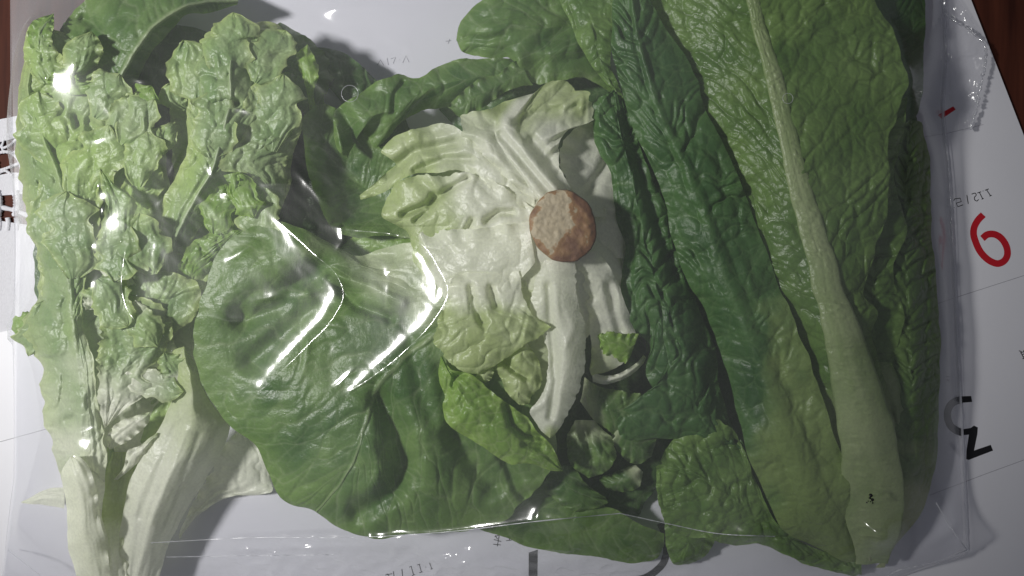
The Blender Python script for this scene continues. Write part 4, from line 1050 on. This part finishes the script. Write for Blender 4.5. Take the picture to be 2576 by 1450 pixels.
leaf(fri, M_LIME, Z(K(1, [(300, 470), (240, 410), (340, 340), (385, 352)]), 3.7, 3.9, 3.8), Z(K(1, [(480, 480), (460, 420), (400, 410), (388, 356)]), 3.6, 3.8, 3.8), pleat=0.04, pfreq=3, seed=464, arch=0.12, blister=0.06, crumple=0.2, cscale=50, teeth=0.08)
# lower right frill against the big butterhead leaf
leaf(fri, M_LIME, Z(K(1, [(880, 1450), (900, 1340), (960, 1230), (1070, 1150), (1080, 1085)]), 3.0, 3.6, 3.8, 3.6), Z(K(1, [(1020, 1460), (1080, 1330), (1180, 1220), (1265, 1142), (1185, 1160), (1095, 1150), (1082, 1090)]), 2.8, 3.4, 3.6, 3.6, 3.6), pleat=0.04, pfreq=3, seed=465, arch=0.2, blister=0.12, spacing=38, crumple=0.3, cscale=60, teeth=0.08, fold=0.3, pale=(0.0, 0.2))
leaf(fri, M_FRILL, Z(K(1, [(720, 1450), (730, 1330), (770, 1270), (860, 1250)]), 2.8, 3.1, 3.1), Z(K(1, [(960, 1450), (960, 1350), (910, 1280), (862, 1250)]), 2.8, 3.2, 3.1), pleat=0.06, pfreq=3, seed=467, arch=0.2, **FK)
leaf(fri, M_FRILL, Z(K(1, [(430, 1560), (415, 1470), (470, 1440), (540, 1400)]), 3.7, 3.9, 3.8), Z(K(1, [(560, 1560), (600, 1480), (590, 1420), (542, 1400)]), 3.5, 3.7, 3.8), pleat=0.06, pfreq=3, seed=468, arch=0.1, blister=0.05, crumple=0.2, cscale=50, teeth=0.12, pale=(0.1, 0.4))


# torn frilly tips lying over one another
def tip(mat, cx, cy, deg, ln, wd, z0, z1, seed, pl=(0.0, 0.0)):
    """a torn, toothed leaf tip: base point in tracing pixels, direction it points in the picture, size"""
    ln, wd = ln * 1.3, wd * 1.35
    drop = 0.9 * max(0.0, min(1.0, (260 - cx) / 160.0))
    z0, z1 = z0 - drop, z1 - drop
    a = math.radians(deg)
    dx, dy = math.cos(a), -math.sin(a)
    nx, ny = -dy, dx
    rg = random.Random(seed)
    Lp, Rp = [], []
    for side, out in ((-1, Lp), (1, Rp)):
        for k, (t, w) in enumerate(((0, 0.22), (0.2, 0.75), (0.45, 1.0), (0.62, 0.80), (0.78, 0.92), (0.9, 0.5), (1.0, 0.03))):
            jw = w * (1 + rg.uniform(-0.28, 0.28)) * wd / 2 * side
            jt = t * ln + rg.uniform(-0.05, 0.05) * ln * (0 < t < 1)
            out.append((cx + dx * jt + nx * jw, cy + dy * jt + ny * jw, z0 + (z1 - z0) * t + rg.uniform(-0.12, 0.12)))
    Rp[-1] = (Lp[-1][0] + 1, Lp[-1][1] + 1, Lp[-1][2])
    leaf(fri, mat, Lp, Rp, seed=seed, arch=rg.uniform(0.05, 0.25), blister=0.04, spacing=44, cell=0.8, crumple=0.24, cscale=130, teeth=0.04,
         tfreq=7, spike=0.13, ruffle=0.10, rfreq=2, fold=0.15, pleat=0.05, pfreq=2.5, pale=pl, sp=2.6)


for k, a in enumerate((
        (M_FRILL, 235, 300, 60, 105, 90, 3.7, 4.1), (M_FRILL, 150, 230, 95, 120, 100, 3.4, 3.5), (M_LIME, 165, 215, 75, 70, 60, 3.7, 3.6),
        (M_FRILL, 130, 420, 100, 150, 110, 3.7, 4.0), (M_FRILL, 200, 520, 70, 170, 120, 3.8, 4.2), (M_FRILL, 110, 620, 80, 160, 100, 3.6, 3.9),
        (M_FRILL, 190, 700, 95, 170, 120, 3.9, 4.2), (M_FRILL, 300, 360, 50, 110, 90, 3.8, 4.0), (M_LIME, 320, 300, 55, 80, 62, 3.8, 3.9),
        (M_FRILL, 345, 470, 80, 110, 80, 3.9, 4.0), 
        (M_FRILL, 490, 250, 100, 120, 90, 3.9, 3.8), (M_FRILL, 560, 200, 80, 130, 110, 4.0, 3.7), (M_FRILL, 640, 210, 60, 120, 100, 3.9, 3.5),
        (M_FRILL, 530, 400, 85, 140, 100, 4.2, 4.3), (M_FRILL, 610, 420, 95, 150, 110, 4.1, 4.1), (M_FRILL, 680, 380, 80, 150, 100, 3.8, 3.8),
        (M_FRILL, 660, 470, -100, 100, 90, 4.0, 3.8), (M_LIME, 600, 440, -70, 90, 60, 4.3, 4.1), 
        (M_FRILL, 310, 560, -100, 120, 90, 4.3, 4.3), (M_FRILL, 250, 700, -60, 110, 90, 4.3, 4.3), (M_FRILL, 380, 690, 100, 120, 90, 3.9, 4.2),
        (M_FRILL, 460, 640, 60, 130, 90, 3.8, 4.0), (M_LIME, 540, 590, 75, 100, 70, 3.9, 3.9), (M_FRILL, 120, 760, -110, 110, 80, 3.2, 3.0),
        (M_FRILL, 330, 760, -60, 100, 70, 4.0, 3.8, (0.0, 0.5)),
        (M_LIME, 100, 800, 200, 60, 40, 2.8, 2.4), (M_FRILL, 300, 930, -20, 130, 60, 3.5, 3.4, (0.1, 1.0)))):
    if k in (14, 21) :
        continue
    tip(*a[:8], 601 + k, *(a[8:] or ((0.0, 0.0),)))
# ------------------------------------------------------------------ the clear bag
def film_material(name, haze=0.035, rough=0.12, gain=1.0, bump=0.045, base=0.05):
    m, nt, out = new_mat(name)
    tc = nd(nt, "ShaderNodeTexCoord").outputs["Object"]
    lw = nd(nt, "ShaderNodeLayerWeight")
    lw.inputs["Blend"].default_value = 0.5
    n1 = nd(nt, "ShaderNodeTexNoise")
    n1.inputs["Scale"].default_value = 130
    n1.inputs["Detail"].default_value = 6
    n1.inputs["Roughness"].default_value = 0.6
    mp = nd(nt, "ShaderNodeMapping")
    mp.inputs["Rotation"].default_value = (0, 0, 0.75)
    mp.inputs["Scale"].default_value = (1.0, 0.28, 1)
    nt.links.new(tc, mp.inputs[0])
    nt.links.new(mp.outputs[0], n1.inputs["Vector"])
    bp = nd(nt, "ShaderNodeBump")
    bp.inputs["Strength"].default_value = bump
    bp.inputs["Distance"].default_value = 0.0012
    nt.links.new(n1.outputs[0], bp.inputs["Height"])
    nt.links.new(bp.outputs[0], lw.inputs["Normal"])
    f5 = mathn(nt, 'POWER', lw.outputs["Facing"], 5.0)
    fr = mathn(nt, 'ADD', mathn(nt, 'MULTIPLY', f5, 0.55 * gain), base * gain, clamp=True)
    tr = nd(nt, "ShaderNodeBsdfTransparent")
    tr.inputs[0].default_value = (0.965, 0.965, 0.975, 1)
    gl = nd(nt, "ShaderNodeBsdfGlossy")
    gl.inputs["Roughness"].default_value = rough
    gl.inputs["Color"].default_value = (1, 1, 1, 1)
    nt.links.new(bp.outputs[0], gl.inputs["Normal"])
    gl2 = nd(nt, "ShaderNodeBsdfGlossy")
    gl2.inputs["Roughness"].default_value = 0.33
    nt.links.new(bp.outputs[0], gl2.inputs["Normal"])
    gm = nd(nt, "ShaderNodeMixShader")
    gm.inputs[0].default_value = 0.12
    nt.links.new(gl.outputs[0], gm.inputs[1])
    nt.links.new(gl2.outputs[0], gm.inputs[2])
    mx = nd(nt, "ShaderNodeMixShader")
    nt.links.new(fr, mx.inputs[0])
    nt.links.new(tr.outputs[0], mx.inputs[1])
    nt.links.new(gm.outputs[0], mx.inputs[2])
    df = nd(nt, "ShaderNodeBsdfDiffuse")
    df.inputs[0].default_value = (0.85, 0.86, 0.9, 1)
    tl = nd(nt, "ShaderNodeBsdfTranslucent")
    tl.inputs[0].default_value = (0.85, 0.86, 0.9, 1)
    dm = nd(nt, "ShaderNodeMixShader")
    dm.inputs[0].default_value = 0.4
    nt.links.new(df.outputs[0], dm.inputs[1])
    nt.links.new(tl.outputs[0], dm.inputs[2])
    n3 = nd(nt, "ShaderNodeTexNoise")
    n3.inputs["Scale"].default_value = 14
    n3.inputs["Detail"].default_value = 3
    nt.links.new(tc, n3.inputs["Vector"])
    hz = mathn(nt, 'MULTIPLY', n3.outputs[0], haze * 2)
    hz = mathn(nt, 'ADD', hz, mathn(nt, 'MULTIPLY', mathn(nt, 'POWER', lw.outputs["Facing"], 2.5), haze * 3), clamp=True)
    fin = nd(nt, "ShaderNodeMixShader")
    nt.links.new(hz, fin.inputs[0])
    nt.links.new(mx.outputs[0], fin.inputs[1])
    nt.links.new(dm.outputs[0], fin.inputs[2])
    nt.links.new(fin.outputs[0], out.inputs[0])
    return m


M_FILM = film_material("clear_film", haze=HAZE)
M_SEAM = film_material("film_seam", haze=0.40, rough=0.2, gain=2.0)
M_CRIMP = film_material("film_crimp", haze=0.30, rough=0.1, gain=5.0, bump=0.6)
M_FLAP = film_material("film_flap", haze=0.10, rough=0.15, gain=1.6)

bag = make_empty("plastic_bag", W(1230, 720, 0.0), "clear glossy plastic bag stretched over three heads of lettuce", "bag")

# grid in world space; left / right border follow the traced edges of the bag
NX, NY = 620, 430
yt, yb = W(0, -130, 0)[1], W(0, 1530, 0)[1]
gy = np.linspace(yt, yb, NY)
py_ = IMG_H / 2 - gy / PX
lx = np.interp(py_, [-130, 0, 300, 600, 900, 1200, 1390, 1530], [26, 30, 36, 44, 40, 40, 16, 0])
rx = np.interp(py_, [-130, 0, 150, 280, 480, 900, 1180, 1385, 1460, 1530], [2372, 2375, 2379, 2371, 2392, 2410, 2425, 2433, 2240, 2200])
T = np.linspace(0, 1, NX)
GX = ((lx[:, None] + (rx - lx)[:, None] * T[None, :]) - IMG_W / 2) * PX
GY = np.repeat(gy[:, None], NX, 1)

obs = np.full((NY, NX), 0.0012)
C = np.concatenate(CLOUD)
jj = np.round((C[:, 1] - yt) / (yb - yt) * (NY - 1)).astype(int)
ok = (jj >= 0) & (jj < NY)
C, jj = C[ok], jj[ok]
l_ = (lx[jj] - IMG_W / 2) * PX
r_ = (rx[jj] - IMG_W / 2) * PX
ii = np.round((C[:, 0] - l_) / (r_ - l_) * (NX - 1)).astype(int)
ok = (ii >= 1) & (ii < NX - 1)
np.maximum.at(obs, (jj[ok], ii[ok]), C[ok, 2] + 0.0008)
# grow by one cell so that no leaf pokes through between the bins
# and round the result off: the film is too stiff to follow every blister
STIFF = 9
g = obs.copy()
for _ in range(STIFF):
    g = np.maximum.reduce([g, np.roll(g, 1, 0), np.roll(g, -1, 0), np.roll(g, 1, 1), np.roll(g, -1, 1)])
g[0], g[-1], g[:, :2], g[:, -2:] = obs[0], obs[-1], obs[:, :2], obs[:, -2:]
for _ in range(60):
    b = 0.2 * (g + np.roll(g, 1, 0) + np.roll(g, -1, 0) + np.roll(g, 1, 1) + np.roll(g, -1, 1))
    b[0], b[-1], b[:, 0], b[:, -1] = g[0], g[-1], g[:, 0], g[:, -1]
    g = b
g1 = np.maximum.reduce([np.roll(np.roll(obs, dy, 0), dx, 1) for dy in (-1, 0, 1) for dx in (-1, 0, 1)])
obs = np.maximum(g, g1)


def pool(a, k):
    h, w = (a.shape[0] + k - 1) // k, (a.shape[1] + k - 1) // k
    p = np.full((h * k, w * k), 0.0012)
    p[:a.shape[0], :a.shape[1]] = a
    return p.reshape(h, k, w, k).max((1, 3))


def resize(a, shp):
    y = np.linspace(0, a.shape[0] - 1, shp[0])
    x = np.linspace(0, a.shape[1] - 1, shp[1])
    y0 = np.clip(y.astype(int), 0, a.shape[0] - 2)
    x0 = np.clip(x.astype(int), 0, a.shape[1] - 2)
    fy, fx = (y - y0)[:, None], (x - x0)[None, :]
    A_ = a[y0][:, x0] * (1 - fx) + a[y0][:, x0 + 1] * fx
    B_ = a[y0 + 1][:, x0] * (1 - fx) + a[y0 + 1][:, x0 + 1] * fx
    return A_ * (1 - fy) + B_ * fy


def relax(z, ob, n):
    for _ in range(n):
        q = 0.25 * (np.roll(z, 1, 0) + np.roll(z, -1, 0) + np.roll(z, 1, 1) + np.roll(z, -1, 1))
        q[0], q[-1], q[:, 0], q[:, -1] = q[1] * 0 + np.maximum(ob[0], z[1]), ob[-1], ob[:, 0], ob[:, -1]
        z = np.maximum(q, ob)
    return z


def membrane(ob):
    z = None
    for k, n in ((10, 260), (5, 260), (2, 260), (1, 160)):
        o = pool(ob, k) if k > 1 else ob
        z = o.copy() if z is None else np.maximum(resize(z, o.shape), o)
        z = relax(z, o, n)
    return z


fz = membrane(obs)


def film_at(px, py, z=None):
    """film height under a photo pixel (follows the sight line down to the film)"""
    z = 0.03
    for _ in range(6):
        X, Y, _z = W(px, py, z)
        j = int(np.clip(round((Y - yt) / (yb - yt) * (NY - 1)), 0, NY - 1))
        l, r = (lx[j] - IMG_W / 2) * PX, (rx[j] - IMG_W / 2) * PX
        i = int(np.clip(round((X - l) / (r - l) * (NX - 1)), 0, NX - 1))
        z = fz[j, i]
    return X, Y, z, j, i


def ridge(pts, lift, slope=True, pct=80):
    """a taut fold of the film: a line it is pulled up to; it rises and falls so that its crest can catch the lamp"""
    q = curve(np.asarray([(x, y, 0) for x, y in pts], float), np.linspace(0, 1, 260))
    base = np.array([film_at(x, y)[:3] for x, y, _ in q])
    z = base[:, 2].copy()
    if slope:
        dz = np.zeros(len(q))
        for k in range(1, len(q)):
            p = Vector(base[k])
            H = ((LAMP - p).normalized() + (Vector((0, 0, CAM_H)) - p).normalized()).normalized()
            d = base[k, :2] - base[k - 1, :2]
            dz[k] = -(H.x * d[0] + H.y * d[1]) / H.z
        prof = np.cumsum(dz)
        z = prof + np.percentile(base[:, 2] - prof, pct)
    k = np.linspace(0, 1, len(q))
    fade = np.clip(np.minimum(k, 1 - k) / 0.12, 0, 1)
    z = base[:, 2] + (np.maximum(z - base[:, 2], 0) + lift) * fade
    for (x, y, _), zz in zip(q, z):
        X, Y, _z = W(x, y, zz)
        j = int(round((Y - yt) / (yb - yt) * (NY - 1)))
        if not 1 <= j < NY - 1:
            continue
        l, r = (lx[j] - IMG_W / 2) * PX, (rx[j] - IMG_W / 2) * PX
        i = int(round((X - l) / (r - l) * (NX - 1)))
        if 1 <= i < NX - 1:
            obs[j, i] = max(obs[j, i], zz)
            obs[j, i + 1] = max(obs[j, i + 1], zz)


# (line, pull-up, height and half-width of the pinched crest)
FOLDS = (
    ([(655, 510), (720, 572), (790, 637), (853, 697), (868, 740), (843, 798), (775, 872), (705, 942), (632, 1012), (550, 1085)], 0.0008, 0.0024, 17),
    ([(780, 560), (900, 580), (1000, 592), (1060, 612), (1110, 682), (1131, 730), (1106, 790), (1034, 872), (942, 948), (840, 1014), (748, 1074)], 0.0008, 0.0024, 17),
    ([(340, 540), (322, 620), (312, 690), (312, 740), (330, 790), (375, 830), (430, 835)], 0.0022, 0.0024, 17),
    ([(780, 22), (860, 26), (930, 22), (1020, 12)], 0.0016, 0.0020, 22),
    ([(430, 1400), (600, 1398), (840, 1396)], 0.0004, 0.0006, 7),
    ([(380, 1365), (640, 1352), (900, 1352), (1130, 1338), (1350, 1312), (1560, 1292)], 0.0022, 0.0012, 9),
    ([(1560, 1292), (1680, 1318), (1800, 1342), (1950, 1350)], 0.0020, 0.0008, 8),
    ([(950, 1340), (1060, 1375), (1110, 1402), (1240, 1440)], 0.0016, 0.0022, 24),
    ([(890, 1352), (960, 1362), (1040, 1370)], 0.0010, 0.0023, 28),
    ([(1230, 1345), (1330, 1410), (1440, 1405), (1540, 1390)], 0.0016, 0.0014, 10),
    ([(1400, 1440), (1460, 1410), (1540, 1400), (1600, 1385)], 0.0016, 0.0028, 30),
    ([(2080, 1230), (2160, 1300), (2250, 1375)], 0.0008, 0.0005, 8),
    ([(2355, 1260), (2395, 1330), (2432, 1384)], 0.0010, 0.0006, 8),
    ([(100, 1080), (85, 1170), (60, 1260), (30, 1360)], 0.0012, 0.0010, 11),
)
for k, (pts, lift, _a, _w) in enumerate(FOLDS):
    ridge(pts, lift, pct=95 if k < 3 else 80)
fz = membrane(obs)
# loosened, crumpled film where nothing holds it (bottom strip, corners) and faint slack elsewhere
fpx = GX / PX * CAM_H / (CAM_H - fz) + IMG_W / 2
fpy = IMG_H / 2 - GY / PX * CAM_H / (CAM_H - fz)
gap = fz - obs
free = sstep(0.0, 0.006, gap)
for _ in range(34):
    fz = np.maximum(0.5 * fz + 0.125 * (np.roll(fz, 1, 0) + np.roll(fz, -1, 0) + np.roll(fz, 1, 1) + np.roll(fz, -1, 1)), g1 + 0.0002)
dm = np.minimum.reduce([poly_dist(fpx, fpy, [(a, b) for a, b, _ in curve(np.asarray([(x, y, 0) for x, y in f[0]], float), np.linspace(0, 1, 30))]) for f in FOLDS[:3]])
near = 1 - sstep(25, 70, dm)
for _ in range(60):
    sm = 0.5 * fz + 0.125 * (np.roll(fz, 1, 0) + np.roll(fz, -1, 0) + np.roll(fz, 1, 1) + np.roll(fz, -1, 1))
    fz = np.maximum(fz + near * (sm - fz), g1 + 0.0002)
low = sstep(1335, 1400, fpy) * sstep(420, 700, fpx) * (1 - sstep(1600, 1750, fpx))
rn = 1 - np.abs(fbm(fpx / 75, fpy / 40, 901, 3))
edgew = sstep(0, 40, np.arange(NX))[None, :] * sstep(0, 40, NX - 1 - np.arange(NX))[None, :]
fz = fz + edgew * (low * 0.0030 * rn ** 3 + 0.00020 * free * fbm(fpx / 120 + fpy / 300, fpy / 60 - fpx / 70, 903, 3))
for pts, _l, amp, wd in FOLDS:
    q = curve(np.asarray([(x, y, 0) for x, y in pts], float), np.linspace(0, 1, 40))
    d, par = poly_dist(fpx, fpy, [(a, b) for a, b, _ in q], True)
    if amp == 0.0024:
        wd = wd * (0.85 + 0.5 * par ** 2)
    e0 = np.hypot(fpx - q[0, 0], fpy - q[0, 1])
    e1 = np.hypot(fpx - q[-1, 0], fpy - q[-1, 1])
    tot = np.hypot(np.diff(q[:, 0]), np.diff(q[:, 1])).sum()
    fade = sstep(0, 0.32 * tot, np.minimum(e0, e1))
    prof = np.exp(-d / wd) if amp == 0.0024 else 1 / (1 + (d / wd) ** 2)
    if amp == 0.0024:
        prof = prof * (0.95 + 0.12 * noise(par * 9, par * 0, int(tot)))
    fz = fz + edgew * amp * fade * prof
# many small random creases that catch broken glints
rngc = random.Random(12)
for k in range(230):
    cx, cy = rngc.uniform(60, 2380), rngc.uniform(0, 1320)
    an = rngc.choice([0.75, 0.75, -0.7, 1.3, 0.1]) + rngc.gauss(0, 0.35)
    ln = rngc.uniform(14, 70)
    am = rngc.uniform(0.00010, 0.00045)
    x0, y0, x1, y1 = cx - ln * math.cos(an), cy + ln * math.sin(an), cx + ln * math.cos(an), cy - ln * math.sin(an)
    sel = (np.abs(fpx - cx) < ln + 40) & (np.abs(fpy - cy) < ln + 40)
    if not sel.any():
        continue
    d, par = poly_dist(fpx[sel], fpy[sel], [(x0, y0), (cx + rngc.gauss(0, 5), cy + rngc.gauss(0, 5)), (x1, y1)], True)
    fz[sel] += (np.repeat(edgew, NY, 0)[sel]) * am * np.sin(np.pi * par) / (1 + (d / 7.0) ** 2)
fz[:, 0] = fz[:, -1] = 0.0012
P = np.stack([GX, GY, fz], -1).reshape(-1, 3)
mesh_from("film", P, grid_faces(NX, NY)[:, ::-1], M_FILM, bag)


# the back of the bag, lying on the paper
bk = np.stack([GX[::6, ::8], GY[::6, ::8], 0.00105 + 0 * GX[::6, ::8]], -1)
bk[..., 2] += 0.00008 * fbm(bk[..., 0] * 90, bk[..., 1] * 90, 31, 2)
mesh_from("back_film", bk.reshape(-1, 3), grid_faces(bk.shape[1], bk.shape[0])[:, ::-1], film_material("back_film", haze=0.16, rough=0.3, gain=0.6), bag)


def tube(name, pts3, r, mat, parent, k=6, wob=0.0, seed=0):
    c = np.asarray(pts3, float)
    t = np.gradient(c, axis=0)
    t /= np.linalg.norm(t, axis=1)[:, None] + 1e-12
    up = np.array([0, 0, 1.0])
    s = np.cross(t, up)
    s /= np.linalg.norm(s, axis=1)[:, None] + 1e-9
    rr = r * (1 + wob * noise(np.arange(len(c)) * 0.55, np.zeros(len(c)), seed))
    V = np.stack([c + (s * math.cos(2 * math.pi * j / k) + up * math.sin(2 * math.pi * j / k)) * rr[:, None] for j in range(k)], 1).reshape(-1, 3)
    F = [(i * k + j, i * k + (j + 1) % k, (i + 1) * k + (j + 1) % k, (i + 1) * k + j) for i in range(len(c) - 1) for j in range(k)]
    return mesh_from(name, V, np.array(F), mat, parent)


def along(pts, n, dz=0.0):
    q = curve(np.asarray([(x, y, 0) for x, y in pts], float), np.linspace(0, 1, n))
    return q


# welded right-hand edge and the fold lines of the bottom corner
q = along([(2374, -60), (2376, 60), (2380, 150), (2371, 275), (2384, 400), (2394, 560), (2404, 780), (2412, 930), (2420, 1080), (2427, 1240), (2433, 1384)], 200)
X, Y, _ = W(q[:, 0], q[:, 1], 0.0014)
tube("side_weld", np.stack([X, Y, np.full(len(X), 0.0016)], -1), 0.00055, M_SEAM, bag, wob=0.25, seed=4)
for pts in ([(2433, 1384), (2390, 1402), (2330, 1420), (2250, 1440), (2200, 1470)], [(2433, 1384), (2400, 1340), (2355, 1265)]):
    q = along(pts, 60)
    X, Y, _ = W(q[:, 0], q[:, 1], 0.0014)
    zz = np.array([max(film_at(x, y)[2], 0.0014) + 0.0003 for x, y in q[:, :2]])
    X, Y, _ = W(q[:, 0], q[:, 1], zz)
    tube("corner_fold", np.stack([X, Y, zz], -1), 0.00022, M_SEAM, bag, wob=0.3, seed=6)
for pts in ([(380, 1366), (640, 1353), (900, 1352), (1130, 1338), (1350, 1312), (1560, 1292)], [(1560, 1292), (1680, 1318), (1800, 1342), (1950, 1350)],
            [(420, 1402), (600, 1399), (840, 1396)], [(20, 1384), (90, 1440), (130, 1475)]):
    q = along(pts, 120)
    zz = np.array([film_at(x, y)[2] + 0.0002 for x, y in q[:, :2]])
    X, Y, _ = W(q[:, 0], q[:, 1], zz)
    tube("fold_line", np.stack([X, Y, zz], -1), 0.00016, M_SEAM, bag, wob=0.4, seed=8)


# torn flap with a crimped edge at the top right
def flap():
    outer = Dd([(720, -120), (780, 0), (900, 200), (1015, 420), (1035, 560), (1015, 690), (980, 860), (945, 1050), (890, 1250)])
    inner = Dd([(600, -120), (612, 0), (630, 200), (636, 420), (628, 620), (626, 800), (680, 960), (760, 1100), (772, 1255)])
    n, mm = 120, 44
    a = curve(np.asarray([(x, y, 0) for x, y in inner], float), np.linspace(0, 1, n))
    b = curve(np.asarray([(x, y, 0) for x, y in outer], float), np.linspace(0, 1, n))
    u = np.linspace(0, 1, mm)[None, :, None]
    g_ = a[:, None, :] * (1 - u) + b[:, None, :] * u
    px, py = g_[..., 0], g_[..., 1]
    z = 0.0022 + 0.0042 * u[..., 0] * np.sin(np.linspace(0.3, math.pi, n))[:, None] + 0.0014 * fbm(px / 40, py / 40, 77, 3) + 0.0012 * (1 - np.abs(fbm(px / 55, py / 55, 78, 2))) ** 5
    z = np.maximum(z, 0.0014)
    X, Y, _ = W(px, py, z)
    mesh_from("torn_flap", np.stack([X, Y, z], -1).reshape(-1, 3), grid_faces(mm, n), M_FLAP, bag)
    e = along(Dd([(640, 130), (770, 222), (850, 265), (940, 345), (1015, 420), (1032, 520), (1028, 600), (1012, 690), (990, 790), (965, 920), (945, 1040), (915, 1140), (890, 1250)]), 150)
    wob = 2.0 * noise(np.arange(150) * 0.35, np.zeros(150), 5)
    zz = 0.0042 + 0.0025 * np.sin(np.linspace(0.2, 3.0, 150)) + 0.0006 * noise(np.arange(150) * 0.5, np.zeros(150), 6)
    X, Y, _ = W(e[:, 0] + wob, e[:, 1] + 0.5 * wob, zz)
    tube("crimped_edge", np.stack([X, Y, zz], -1), 0.00055, M_CRIMP, bag, wob=0.8, seed=3)


flap()

# punched vent holes: thin raised rims on the film
for (hx, hy, hr) in ((880, 236, 21), (1982, 248, 13)):
    pts = []
    for k in range(49):
        an = 2 * math.pi * k / 48
        x, y = hx + hr * math.cos(an), hy + hr * math.sin(an)
        z = film_at(x, y)[2] + 0.0004
        pts.append(W(x, y, z))
    tube("vent_hole_rim", pts, 0.00008, M_SEAM, bag)


# condensation under the film on the left
def droplets():
    rng = random.Random(5)
    V, F = [], []
    spots = [(300, 600, 130, 260, 150), (300, 840, 90, 80, 90), (420, 860, 80, 60, 50), (180, 640, 100, 200, 50), (740, 1000, 200, 120, 30), (80, 1200, 50, 60, 16), (300, 130, 260, 120, 30)]
    for cx, cy, sx, sy, n in spots:
        for _ in range(n):
            x, y = rng.gauss(cx, sx * 0.6), rng.gauss(cy, sy * 0.6)
            if x < 55:
                continue
            X, Y, z, j, i = film_at(x, y)
            r = PX * rng.choice([0.8, 1.0, 1.0, 1.3, 1.6, 2.2])
            b = len(V)
            rings, seg = 3, 8
            for a in range(rings):
                th = math.pi / 2 * a / (rings - 0.0)
                for s in range(seg):
                    ph = 2 * math.pi * s / seg
                    V.append((X + r * math.cos(th) * math.cos(ph), Y + r * math.cos(th) * math.sin(ph), z + 0.0001 + 0.6 * r * math.sin(th)))
            for a in range(rings - 1):
                for s in range(seg):
                    F.append((b + a * seg + s, b + a * seg + (s + 1) % seg, b + (a + 1) * seg + (s + 1) % seg, b + (a + 1) * seg + s))
            for s in range(0, seg - 2, 2):
                F.append((b + 2 * seg, b + 2 * seg + s + 1, b + 2 * seg + s + 2, b + 2 * seg + (s + 3) % seg))
    o = mesh_from("condensation", V, np.array(F), film_material("water_film", haze=0.0, rough=0.08, gain=1.5, bump=0.0), bag)
    o["kind"] = "stuff"


droplets()

# a speck of soil on the romaine's stalk, seen through the film
def speck():
    X, Y, z, j, i = film_at(2190, 1255)
    V, F = [], []
    rng = random.Random(3)
    for (dx, dy, r) in ((0, -8, 4.5), (3, 2, 4), (-2, -2, 3), (-9, 8, 2), (-6, 5, 1.5), (4, 9, 2.2), (-1, 6, 1.6)):
        b = len(V)
        for a in range(4):
            th = math.pi * a / 3
            for s in range(7):
                ph = 2 * math.pi * s / 7
                q = r * PX * (0.8 + 0.4 * rng.random())
                V.append((X + dx * PX + q * math.sin(th) * math.cos(ph), Y - dy * PX + q * math.sin(th) * math.sin(ph), z + 0.0004 + 0.5 * q * math.cos(th)))
        for a in range(3):
            for s in range(7):
                F.append((b + a * 7 + s, b + a * 7 + (s + 1) % 7, b + (a + 1) * 7 + (s + 1) % 7, b + (a + 1) * 7 + s))
    o = mesh_from("soil_speck", V, np.array(F), M_INK)
    o["label"] = "tiny black speck on the pale stalk of the romaine"
    o["category"] = "dirt"


speck()
